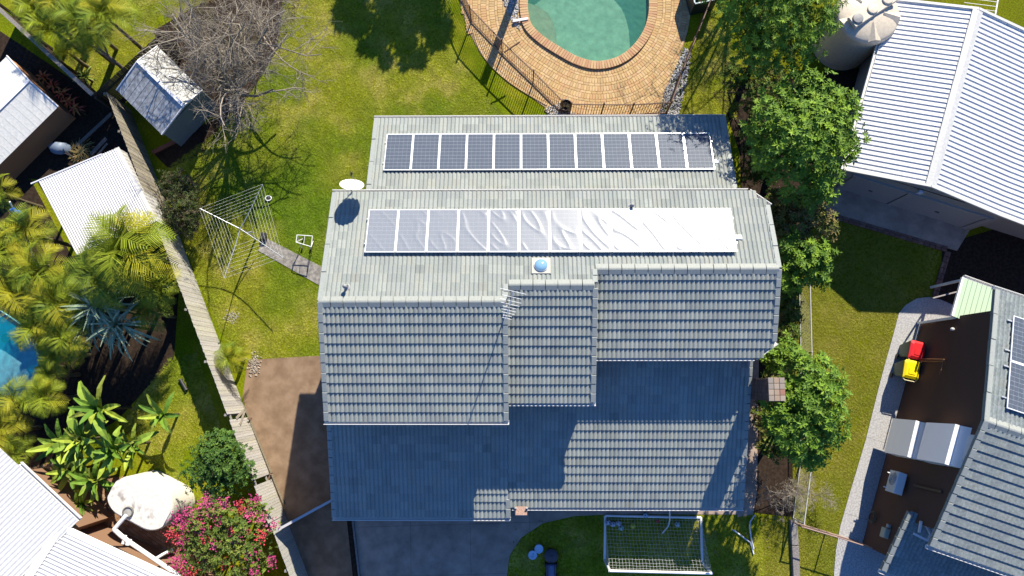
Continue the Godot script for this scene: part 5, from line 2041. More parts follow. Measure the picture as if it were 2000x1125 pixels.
func fences() -> void:
	var top0 := P(207, 180, 1.8)
	var f0 := Vector3(top0.x, 0, top0.z)
	var f1 := P(556, 1006)
	var f2 := P(622, 1180)
	var brk := P(388, 560)
	# three runs of the boundary fence
	var ls := brk.distance_to(f0)
	paling_fence("paling_fence", "brown weathered paling fence beside the garden shed", f0, f0.lerp(brk, 0.62), -1.0, 1.8, Color(0.47, 0.42, 0.33), [], 0.1, 0.3)
	var g0 := f0.lerp(brk, 0.62)
	var total := g0.distance_to(f1)
	var at_hole := func(px: float, py: float) -> int: return int(P(px, py).distance_to(g0) / 0.106)
	var h1: int = at_hole.call(484, 806)
	var h2: int = at_hole.call(530, 928)
	paling_fence("paling_fence", "long pale paling fence with two broken gaps along the driveway", g0, f1, -1.0, 1.85, Color(0.70, 0.665, 0.595), [h1, h1 + 1, h2, h2 + 1], 0.1, 0.16)
	paling_fence("paling_fence", "grey wide board fence beyond the steel side panel", f1, f2, -1.0, 1.7, Color(0.62, 0.6, 0.56), [], 0.15, 0.1)
	# snapped palings leaning at the gap
	var dd := (f1 - g0).normalized()
	for q in [[h1 + 0.2, 0.28, 1.3], [h1 + 1.6, 0.5, 1.2]]:
		var m := MB.new()
		m.col = Color(0.48, 0.43, 0.35)
		var p: Vector3 = g0 + dd * (q[0] * 0.106) + Vector3(dd.z, 0, -dd.x) * 0.05
		m.box(Transform3D(Basis(Vector3(dd.z, 0, -dd.x), q[1]) * Basis(dd, Vector3.UP, dd.cross(Vector3.UP)), p + Vector3(0, q[2] * 0.5, 0)), Vector3(0.1, q[2], 0.016))
		tag(obj("loose_paling", m, "timber"), "loose paling leaning at the broken gap in the pale fence", "paling", "loose palings at the gap")
	# corner fences of the garden beyond
	var c0 := P(-20, 0, 1.7)
	var c1 := P(182, 186, 1.7)
	paling_fence("dark_fence", "dark timber fence with a pale capping rail behind the cream shed", Vector3(c0.x, 0, c0.z), Vector3(c1.x, 0, c1.z), 1.0, 1.7, Color(0.13, 0.09, 0.07), [], 0.12, 0.3)
	var m := MB.new()
	m.col = Color(0.34, 0.31, 0.28)
	bar(m, c0 + Vector3(0, 0.06, 0), c1 + Vector3(0, 0.06, 0), 0.16, 0.05)
	tag(obj("capping_rail", m, "timber"), "pale grey rail capping the dark fence by the palms", "rail")
	var d1 := P(318, 62, 1.7)
	paling_fence("dark_fence", "dark open paling fence running behind the garden shed", Vector3(c1.x, 0, c1.z), Vector3(d1.x, 0, d1.z), -1.0, 1.7, Color(0.15, 0.12, 0.08), [], 0.075, 0.3)
	# steel panel across the side passage
	var s0 := P(540, 1036, 1.75)
	var s1 := P(650, 976, 1.75)
	var t := thing("steel_side_panel", "grey steel fence panel closing the side passage", "fence", Vector3(s0.x, 0, s0.z))
	m = MB.new()
	m.col = Color(0.35, 0.34, 0.35)
	m.box(frame(s1 - s0, Vector3.UP, (s0 + s1) * 0.5 - Vector3(0, 0.88, 0)), Vector3(s0.distance_to(s1), 1.74, 0.03))
	obj("sheet", m, "paint", t)
	m = MB.new()
	m.col = Color(0.45, 0.44, 0.45)
	bar(m, s0, s1, 0.09, 0.04)
	obj("top_rail", m, "paint", t)
	for q in [s0, s0.lerp(s1, 0.5), s1]:
		m = MB.new()
		m.col = Color(0.4, 0.39, 0.4)
		m.box(at(q - Vector3(0, 0.88, 0)), Vector3(0.06, 1.76, 0.06))
		obj("post", m, "paint", t)
	# edging between the brown drive and the blue grey slab
	m = MB.new()
	m.col = Color(0.3, 0.29, 0.29)
	bar(m, P(688, 1000) + Vector3(0, 0.05, 0), P(709, 1180) + Vector3(0, 0.05, 0), 0.07, 0.12)
	tag(obj("concrete_edging", m, "timber"), "thin concrete edging along the blue grey slab", "edging")
	# timber edge at the foot of the paling fence
	m = MB.new()
	m.col = Color(0.32, 0.27, 0.18)
	bar(m, P(478, 792) + Vector3(0, 0.04, 0), P(556, 985) + Vector3(0, 0.04, 0), 0.06, 0.1)
	tag(obj("timber_edging", m, "timber"), "thin timber edging at the foot of the pale fence by the drive", "edging")
	# sleeper and wire fences to the right of the house
	var w0 := P(1539, 1012)
	var w1 := P(1549, 1180)
	t = thing("timber_sleeper", "grey timber sleeper edging the bright lawn strip", "sleeper", w0)
	var prev := P(1547, 1014)
	for k in 2:
		m = MB.new()
		m.col = Color(0.36, 0.33, 0.31) * (1.0 - 0.1 * k)
		var qa := P(1547 + k * 3.0, 1014 + k * 50)
		var qb := P(1550 + k * 3.0 + k * 2, 1063 + k * 110)
		m.bbox(frame(qb - qa, Vector3.UP, (qa + qb) * 0.5 + Vector3(0, 0.1, 0)), Vector3(qa.distance_to(qb) - 0.01, 0.2, 0.26), 0.012)
		obj("sleeper", m, "timber", t)
	wire_fence("galvanised wire mesh fence along the lawn beside the house", [P(1560, 560), P(1563, 690), P(1562, 905), P(1548, 1012)], 1.15, Color(0.45, 0.45, 0.44))
	wire_fence("low brown framed wire gate fence across the bright lawn strip", [P(1545, 1018), P(1612, 1038), P(1676, 1058)], 1.1, Color(0.3, 0.2, 0.17))

func wire_fence(label: String, pts: Array, hgt: float, tone: Color) -> void:
	var t := thing("wire_fence", label, "fence", pts[0])
	var wires := MB.new()
	wires.col = tone * 0.8
	for k in pts.size():
		var m := MB.new()
		m.col = tone
		m.tube([pts[k], pts[k] + Vector3(0, hgt + 0.04, 0)], 0.024, 0.024, 8)
		obj("post", m, "paint", t)
		if k == pts.size() - 1: break
		var a: Vector3 = pts[k]
		var b: Vector3 = pts[k + 1]
		for y in [0.06, hgt]:
			m = MB.new()
			m.col = tone
			m.tube([a + Vector3(0, y, 0), b + Vector3(0, y, 0)], 0.022, 0.022, 8)
			obj("rail", m, "paint", t)
		var len_ := a.distance_to(b)
		var cnt := int(len_ / 0.13)
		for q in cnt:
			for s in [1.0, -1.0]:
				var x0 := len_ * q / cnt
				var x1: float = x0 + s * hgt
				var y0 := 0.06
				var y1 := hgt
				if x1 > len_:
					y1 = lerpf(y0, hgt, (len_ - x0) / hgt)
					x1 = len_
				if x1 < 0:
					y1 = lerpf(y0, hgt, x0 / hgt)
					x1 = 0.0
				wires.tube([a.lerp(b, x0 / len_) + Vector3(0, y0, 0), a.lerp(b, x1 / len_) + Vector3(0, y1, 0)], 0.003, 0.003, 3, false)
	obj("mesh", wires, "paint", t)

# ---------------------------------------------------------------- trees
func leaf_quad(m: MB, base: Vector3, dir: Vector3, wide: float, up: Vector3, c: Color) -> void:
	var s := dir.cross(up)
	if s.length() < 0.0001: s = Vector3.RIGHT
	s = s.normalized() * wide
	m.col = c
	var mid := base + dir * 0.5
	var lift := up.normalized() * wide * 0.35
	m.tri(base, mid + s + lift, base + dir)
	m.tri(base, base + dir, mid - s + lift)

# sprays of leaves spread through the volume of each clump ([centre, radius, squash])
func crown(clumps: Array, sprays: int, per: int, leaf: float, wide: float, tones: Array, inner := 0.25) -> MB:
	var m := MB.new()
	var total := 0.0
	for c in clumps: total += c[1] * c[1]
	for c in clumps:
		var cnt := int(sprays * c[1] * c[1] / total)
		for k in cnt:
			var d := Vector3(rng.randfn(), rng.randfn(), rng.randfn()).normalized()
			if d.y < -0.35: d.y = -d.y
			var bump := 1.0 + 0.4 * sin(d.x * 7.0 + c[0].x * 3.0) * sin(d.z * 6.0 + c[0].z * 2.0)
			var r: float = c[1] * bump * (1.0 - inner * pow(rng.randf(), 1.6) * 2.0)
			var p: Vector3 = c[0] + Vector3(d.x, d.y * c[2], d.z) * r
			var ax := (d + Vector3(0, 0.75, 0) + Vector3(rng.randfn(), rng.randfn(), rng.randfn()) * 0.3).normalized()
			var sx := ax.cross(Vector3(0.3, 0.1, 1)).normalized()
			var sz := ax.cross(sx)
			var tone: Color = tones[rng.randi() % tones.size()] * rng.randf_range(0.8, 1.2)
			var a0 := rng.randf() * TAU
			for q in per:
				var an := a0 + TAU * q / per + rng.randf_range(-0.25, 0.25)
				var od := (sx * cos(an) + sz * sin(an)) * rng.randf_range(0.75, 1.0) + ax * rng.randf_range(-0.1, 0.55)
				leaf_quad(m, p + ax * rng.randf_range(-0.05, 0.04), od.normalized() * leaf * rng.randf_range(0.75, 1.2), wide, ax, tone * rng.randf_range(0.88, 1.12))
	return m

func leafy_tree(called: String, label: String, base: Vector3, clumps: Array, trunk_r: float, sprays: int, per: int, leaf: float, wide: float, tones: Array, group := "", category := "tree", bark := Color(0.12, 0.09, 0.065)) -> Node3D:
	var t := thing(called, label, category, base, group)
	var m := MB.new()
	m.col = bark
	var cen := Vector3.ZERO
	for c in clumps: cen += c[0] / clumps.size()
	var fork := base.lerp(Vector3(cen.x, cen.y * 0.5, cen.z), 0.8)
	m.tube([base - Vector3(0, 0.05, 0), base.lerp(fork, 0.5) + Vector3(0.05, 0, 0.04), fork], trunk_r, trunk_r * 0.7, 9)
	obj("trunk", m, "bark", t)
	for c in clumps:
		m = MB.new()
		m.col = bark
		var mid: Vector3 = fork.lerp(c[0], 0.55) + Vector3(rng.randfn(), rng.randfn() * 0.4, rng.randfn()) * 0.12
		m.tube([fork, mid, c[0]], trunk_r * 0.5, 0.015, 6)
		for k in 5:
			var d := Vector3(rng.randfn(), absf(rng.randfn()) * 0.7, rng.randfn()).normalized()
			m.tube([c[0].lerp(mid, 0.3), c[0] + d * c[1] * 0.5, c[0] + d * c[1] * 0.92], 0.022, 0.006, 4, false)
		obj("limb", m, "bark", t)
	obj("crown", crown(clumps, sprays, per, leaf, wide, tones), "leaf", t)
	return t

func clump(px: float, py: float, h: float, r: float, squash := 0.8) -> Array: return [P(px, py, h), r, squash]
func under(p: Vector3) -> Vector3: return Vector3(p.x, 0, p.z)

func branch_(m: MB, p: Vector3, d: Vector3, len_: float, r: float, depth: int, droop: float) -> void:
	var pts := [p]
	var q := p
	var dir := d
	var n := 4 if depth > 1 else 3
	for k in n:
		dir = (dir + Vector3(rng.randfn(), rng.randfn() * 0.7, rng.randfn()) * 0.16 + Vector3(0, droop, 0)).normalized()
		q += dir * len_ / n
		pts.append(q)
	m.col = Color(0.46, 0.40, 0.32) * rng.randf_range(0.65, 1.25)
	m.tube(pts, r, r * 0.55, 6 if depth > 2 else (4 if depth > 0 else 3), false)
	if depth == 0: return
	var kids := 4 if depth >= 3 else (5 if depth == 2 else 4)
	for k in kids:
		var f := rng.randf_range(0.3, 1.0)
		var at_ := pts[clampi(int(f * n), 1, n)] as Vector3
		var sd := Vector3(rng.randfn(), rng.randfn() * 0.55, rng.randfn()).normalized()
		branch_(m, at_, (dir * 0.75 + sd * 0.9).normalized(), len_ * rng.randf_range(0.45, 0.75), maxf(r * 0.5, 0.0045), depth - 1, droop)

func bare_tree(label: String, base: Vector3, trunk_top: Vector3, limbs: Array, r: float, group := "") -> void:
	var t := thing("bare_tree", label, "tree", base, group)
	var m := MB.new()
	m.col = Color(0.2, 0.16, 0.13)
	m.tube([base - Vector3(0, 0.05, 0), base.lerp(trunk_top, 0.5) + Vector3(0.04, 0, -0.03), trunk_top], r, r * 0.75, 9)
	obj("trunk", m, "bark", t)
	for l in limbs:
		m = MB.new()
		var d: Vector3 = l - trunk_top
		branch_(m, trunk_top - Vector3(0, 0.1, 0), d.normalized(), d.length(), r * 0.42, 4, 0.0)
		obj("branches", m, "bark", t)

func trees() -> void:
	var green := [Color(0.12, 0.21, 0.022), Color(0.085, 0.16, 0.018), Color(0.17, 0.27, 0.026), Color(0.105, 0.19, 0.028)]
	var dark := [Color(0.06, 0.12, 0.022), Color(0.045, 0.095, 0.02), Color(0.08, 0.145, 0.025)]
	var tan_ := [Color(0.16, 0.15, 0.04), Color(0.11, 0.13, 0.03), Color(0.2, 0.15, 0.06)]
	# right of the house, along the boundary
	var c := [clump(1470, 20, 5.0, 1.3), clump(1530, 40, 5.4, 1.5), clump(1580, 15, 5.2, 1.2), clump(1505, 85, 4.6, 1.2), clump(1560, 90, 4.4, 1.0), clump(1450, 55, 4.3, 0.9), clump(1610, 40, 5.0, 0.5), clump(1440, -30, 5.6, 1.3), clump(1500, -50, 5.8, 1.5), clump(1570, -60, 5.8, 1.5), clump(1475, 105, 4.2, 0.9)]  # crown enlarged with added clumps, some out of view, to shade the bed
	leafy_tree("feathery_tree", "fine leaved feathery tree overhanging the round tank", under(P(1530, 50, 4)), c, 0.16, 2100, 10, 0.16, 0.022, green)
	c = [clump(1560, 190, 4.4, 1.1), clump(1520, 240, 4.6, 1.1), clump(1610, 220, 4.5, 1.1), clump(1570, 270, 5.0, 1.4), clump(1630, 280, 4.2, 0.9), clump(1510, 300, 4.2, 1.0), clump(1575, 330, 4.3, 1.1), clump(1640, 210, 4.0, 0.7), clump(1600, 370, 3.8, 0.7)]
	leafy_tree("broad_tree", "broad bright green tree between the house and the steel garage", under(P(1570, 270, 3.5)), c, 0.17, 1700, 7, 0.19, 0.038, green)
	c = [clump(1560, 410, 2.8, 0.8), clump(1540, 450, 2.6, 0.7), clump(1600, 440, 2.6, 0.7), clump(1585, 400, 2.5, 0.6)]
	leafy_tree("sparse_tree", "sparse yellowing tree next to the broad green tree", under(P(1565, 430, 2)), c, 0.08, 380, 6, 0.16, 0.03, tan_)
	c = [clump(1550, 500, 3.0, 0.85), clump(1590, 510, 3.0, 0.7), clump(1545, 545, 2.7, 0.55), clump(1595, 540, 2.6, 0.45)]
	leafy_tree("leafy_tree", "leafy green tree behind the right end of the upper roof", under(P(1565, 515, 2)), c, 0.09, 620, 7, 0.17, 0.034, green)
	c = [clump(1535, 690, 2.3, 0.55), clump(1510, 705, 2.2, 0.45)]
	leafy_tree("leafy_bush", "green bush beside the clipped roof corner", under(P(1525, 695, 1.5)), c, 0.05, 260, 6, 0.16, 0.034, green, "", "bush")
	c = [clump(1580, 740, 4.6, 0.85), clump(1540, 780, 4.3, 0.75), clump(1600, 790, 4.9, 0.9), clump(1560, 840, 4.6, 0.85), clump(1612, 838, 4.2, 0.65), clump(1525, 830, 3.8, 0.55), clump(1590, 885, 3.6, 0.5), clump(1625, 750, 3.9, 0.45), clump(1560, 885, 3.4, 0.4)]
	leafy_tree("round_tree", "round bright green tree beside the brick chimney", under(P(1570, 800, 2)), c, 0.12, 1300, 7, 0.18, 0.036, green)
	# understorey filling the strip beside the house
	for q in [[[[1478, 265, 1.6, 0.7], [1490, 305, 1.5, 0.7], [1475, 335, 1.3, 0.5]], "dark understorey shrub between the back roof and the broad tree"], [[[1528, 405, 1.9, 0.7], [1520, 440, 1.7, 0.6]], "dark shrub under the clipped roof corner"], [[[1535, 575, 2.0, 0.5], [1540, 610, 1.7, 0.5], [1535, 645, 1.7, 0.5]], "dark narrow shrub growing along the upper wall"], [[[1500, 760, 1.2, 0.5], [1500, 820, 1.4, 0.6], [1505, 870, 1.3, 0.55]], "dark shrub beside the foot of the chimney"], [[[1440, 150, 1.5, 0.7], [1480, 190, 1.7, 0.8], [1500, 150, 1.5, 0.7]], "dark shrub in the bed behind the pool paving"]]:
		c = []
		for k in q[0]: c.append(clump(k[0], k[1], k[2], k[3]))
		leafy_tree("understorey_shrub", q[1], under(c[0][0]), c, 0.04, 340, 7, 0.15, 0.03, [Color(0.07, 0.115, 0.016), Color(0.09, 0.13, 0.02), Color(0.1, 0.1, 0.025)], "", "shrub")
	# straggly dead shrubs by the wire fence
	bare_tree("dry leafless shrub tangled in the wire fence", P(1535, 965), P(1535, 965, 0.25), [P(1500, 950, 1.0), P(1575, 955, 1.1), P(1600, 985, 0.8), P(1545, 925, 1.1), P(1530, 1000, 0.7)], 0.04)
	# the big bare tree over the shed
	var bb := P(468, 222)
	bare_tree("large leafless tree spreading over the garden shed", bb, P(455, 178, 1.5), [P(330, 25, 3.6), P(420, 40, 4.2), P(500, 20, 3.8), P(550, 90, 3.4), P(560, 170, 3.0), P(390, 90, 4.0), P(470, 120, 4.4), P(445, 215, 2.6), P(350, 90, 3.4), P(520, 50, 4.2), P(480, 80, 4.6), P(400, 0, 3.8)], 0.15)
	c = [clump(400, 25, 2.4, 0.9), clump(350, 40, 2.2, 0.7), clump(470, 90, 2.2, 0.9), clump(430, 150, 2.0, 0.7)]
	leafy_tree("twiggy_shrub", "dull brown twiggy shrub tangled under the bare tree", under(P(420, 60, 1.5)), c, 0.08, 330, 7, 0.15, 0.012, [Color(0.12, 0.09, 0.04), Color(0.1, 0.08, 0.04), Color(0.09, 0.1, 0.03)], "", "shrub")
	# trees beyond the top of the picture whose shadows reach in
	bare_tree("leafless tree standing north of the pool paving", Vector3(10.0, 0, -18.6), Vector3(9.9, 1.7, -18.4), [Vector3(8.2, 4.2, -17.8), Vector3(9.4, 5.4, -17.6), Vector3(11.0, 5.0, -18.2), Vector3(8.8, 3.6, -19.0), Vector3(10.5, 4.0, -17.4), Vector3(9.3, 4.6, -18.6)], 0.12)
	var nc := P(770, 25) + Vector3(0.48, 0, -1.38) * 5.6
	var ncl := []
	for q in [[0, 0, 0.8], [-1.5, 0.3, 0.5], [1.4, 0.1, 0.55], [-0.7, 1.2, 0.45], [0.6, 1.2, 0.4], [1.9, 1.0, 0.45], [-1.9, -0.5, 0.6], [0.2, -1.3, 1.0], [-1.0, -1.6, 0.8], [1.6, -1.1, 0.7], [-0.3, 1.9, 0.25], [1.1, 1.9, 0.28], [0.5, 2.1, 0.2], [-1.2, 1.3, 0.25], [2.3, 0.4, 0.3], [-2.3, 0.3, 0.28], [0.4, 0.7, 0.3]]:
		ncl.append([nc + Vector3(q[0], 5.6, q[1] * 1.1), q[2], 0.7])
	leafy_tree("tall_tree", "tall leafy tree standing north of the lawn", nc, ncl, 0.18, 1500, 7, 0.3, 0.06, green)
	# shrubs on the left
	c = [clump(340, 365, 1.2, 0.65), clump(355, 410, 1.3, 0.75), clump(330, 430, 1.0, 0.55), clump(370, 440, 0.9, 0.5), clump(365, 370, 0.9, 0.5)]
	leafy_tree("round_shrub", "dark twiggy round shrub against the paling fence", under(P(350, 405, 1)), c, 0.06, 1100, 7, 0.1, 0.018, [Color(0.05, 0.075, 0.02), Color(0.075, 0.09, 0.03), Color(0.09, 0.075, 0.04)], "", "shrub")
	c = [clump(430, 880, 2.1, 0.85), clump(400, 920, 2.0, 0.75), clump(460, 920, 2.0, 0.75), clump(430, 945, 1.9, 0.7), clump(425, 905, 2.4, 0.8)]
	leafy_tree("glossy_bush", "dense dark green bush beside the pale fence", under(P(430, 910, 1.5)), c, 0.07, 1000, 6, 0.11, 0.03, dark + [Color(0.075, 0.14, 0.025)], "", "bush")
	# bougainvillea with its pink flowers
	var cl := [clump(400, 1030, 2.0, 0.9), clump(450, 1020, 2.2, 0.9), clump(490, 1050, 2.0, 0.85), clump(400, 1080, 2.0, 0.85), clump(460, 1085, 2.2, 0.95), clump(365, 1050, 1.7, 0.6), clump(500, 1000, 1.9, 0.55), clump(500, 1100, 1.7, 0.6), clump(375, 1110, 1.8, 0.6)]
	var t := leafy_tree("bougainvillea", "sprawling bougainvillea covered in pink and red flowers", under(P(435, 1055, 1)), cl, 0.08, 1000, 6, 0.11, 0.03, [Color(0.11, 0.16, 0.025), Color(0.14, 0.17, 0.03), Color(0.08, 0.12, 0.025)], "", "shrub")
	var fm := MB.new()
	var pink := [Color(0.5, 0.05, 0.14), Color(0.55, 0.09, 0.21), Color(0.42, 0.05, 0.15), Color(0.5, 0.06, 0.07)]
	for b in [[405, 975, 0.25], [375, 1000, 0.35], [410, 990, 0.35], [440, 985, 0.3], [470, 990, 0.3], [500, 975, 0.22], [350, 1010, 0.3], [340, 1045, 0.34], [355, 1020, 0.3], [490, 1005, 0.25], [512, 1010, 0.2], [510, 1045, 0.25], [460, 1050, 0.28], [395, 1035, 0.22], [345, 1095, 0.34], [360, 1110, 0.32], [370, 1120, 0.3], [490, 1080, 0.25], [530, 1095, 0.2], [420, 1065, 0.22], [440, 1100, 0.2], [535, 1025, 0.18], [495, 1115, 0.25], [355, 1055, 0.22], [450, 1035, 0.16], [480, 1035, 0.18], [400, 1055, 0.16], [430, 1015, 0.2], [388, 1018, 0.22]]:
		var o := P(b[0], b[1], 2.45)
		var tone: Color = pink[rng.randi() % 4]
		for k in int(250 * b[2]):
			var d: Vector3 = Vector3(rng.randfn(), rng.randfn() * 0.6, rng.randfn()) * 0.5 * b[2]
			var od := Vector3(rng.randfn(), rng.randf_range(-0.1, 0.8), rng.randfn()).normalized() * 0.07
			leaf_quad(fm, o + d, od, 0.03, Vector3(0, 1, 0.1), tone * rng.randf_range(0.75, 1.2))
	obj("flowers", fm, "petal", t)

# ---------------------------------------------------------------- palms and big leaved plants
var fronds := []
func make_fronds() -> void:
	var sets := [[Color(0.06, 0.11, 0.012), Color(0.17, 0.21, 0.02)], [Color(0.12, 0.16, 0.012), Color(0.235, 0.28, 0.02)], [Color(0.19, 0.2, 0.015), Color(0.33, 0.3, 0.02)], [Color(0.05, 0.1, 0.03), Color(0.1, 0.17, 0.05)]]
	for s in sets:
		var m := MB.new()
		var n := 25
		var pts := []
		for k in 9:
			var t := k / 8.0
			pts.append(Vector3(0, 0.55 * sin(t * 2.2) - 0.42 * t * t, t * (1.0 - 0.12 * t)))
		m.col = s[0].lerp(s[1], 0.6)
		m.tube(pts, 0.014, 0.004, 5, false)
		for k in n:
			var t := lerpf(0.12, 1.0, float(k) / (n - 1))
			var f := t * 8.0
			var i := mini(int(f), 7)
			var p: Vector3 = pts[i].lerp(pts[i + 1], f - i)
			var d: Vector3 = (pts[i + 1] - pts[i]).normalized()
			var l := 0.42 * sin(PI * clampf(t * 0.85 + 0.12, 0, 1)) + 0.06
			for e in [-1.0, 1.0]:
				var dir := (Vector3(e * 0.86, 0.16, 0) + d * lerpf(0.35, 0.95, t) + Vector3(0, -0.14 * t, 0)).normalized() * l
				m.col = s[0].lerp(s[1], rng.randf()) * rng.randf_range(0.85, 1.15)
				var wd := d * 0.012
				var mid := p + dir * 0.55 + Vector3(0, 0.02, 0)
				m.tri(p - wd, p + wd, mid + wd * 0.9)
				m.tri(p - wd, mid + wd * 0.9, mid - wd * 0.9)
				m.tri(mid - wd * 0.9, mid + wd * 0.9, p + dir + Vector3(0, -0.05 * l, 0))
		fronds.append(m.mesh())

func palm(label: String, base: Vector3, hgt: float, count: int, reach: float, kind: int, group := "", lean := 0.35, category := "palm") -> void:
	if fronds.is_empty(): make_fronds()
	var t := thing("palm_tree", label, category, base, group)
	var top := base + Vector3(0, hgt, 0)
	var m := MB.new()
	m.col = Color(0.2, 0.17, 0.1)
	m.tube([base - Vector3(0, 0.05, 0), base.lerp(top, 0.5) + Vector3(0.06, 0, 0.05), top], 0.09, 0.06, 8)
	obj("trunk", m, "bark", t)
	var a0 := rng.randf() * TAU
	for k in count:
		var an := a0 + k * 2.399963
		var el := lerpf(1.0, -0.25, pow(float(k) / count, 0.8)) * 0.9
		var which := kind
		if rng.randf() < 0.4: which = clampi(kind + (1 if rng.randf() < 0.6 else -1), 0, 2) if kind < 3 else 3
		var o := obj("frond", fronds[which], "leaf", t)
		var sc := reach * rng.randf_range(0.8, 1.1)
		var bs := Basis(Vector3.UP, an) * Basis(Vector3.RIGHT, -el + lean * 0.2) * Basis(Vector3.BACK, rng.randf_range(-0.3, 0.3))
		o.transform = Transform3D(bs.scaled_local(Vector3.ONE * sc), Vector3(0, hgt, 0))

func blade_mesh(l: float, w: float, arch: float, tone: Color, wavy := 0.0) -> ArrayMesh:   # a long leaf with a keel
	var m := MB.new()
	var n := 9
	for k in n:
		for e in [-1.0, 1.0]:
			var q := []
			for d in 2:
				var t := float(k + d) / n
				var wid := w * pow(sin(PI * clampf(t * 0.92 + 0.05, 0, 1)), 0.7)
				var c := Vector3(0, arch * (sin(t * 2.0) - t * t * 1.15), l * t)
				var edge := c + Vector3(e * wid, wid * 0.35 + wavy * sin(t * 19.0 + e), 0)
				q.append(c); q.append(edge)
			m.col = tone
			if e > 0: m.quad(q[0], q[2], q[3], q[1])
			else: m.quad(q[0], q[1], q[3], q[2])
	return m.mesh()

func rosette(called: String, label: String, category: String, base: Vector3, hgt: float, meshes: Array, count: int, lo: float, hi: float, scale_: float, group := "") -> void:
	var t := thing(called, label, category, base, group)
	var m := MB.new()
	m.col = Color(0.14, 0.12, 0.06)
	m.tube([base - Vector3(0, 0.03, 0), base + Vector3(0, hgt, 0)], 0.06, 0.04, 7)
	obj("stem", m, "bark", t)
	for k in count:
		var an := k * 2.399963 + rng.randf_range(-0.3, 0.3)
		var el := lerpf(hi, lo, float(k) / count) + rng.randf_range(-0.12, 0.12)
		var o := obj("leaf", meshes[rng.randi() % meshes.size()], "leaf", t)
		o.transform = Transform3D((Basis(Vector3.UP, an) * Basis(Vector3.RIGHT, -el)).scaled_local(Vector3.ONE * scale_ * rng.randf_range(0.75, 1.15)), Vector3(0, hgt, 0))

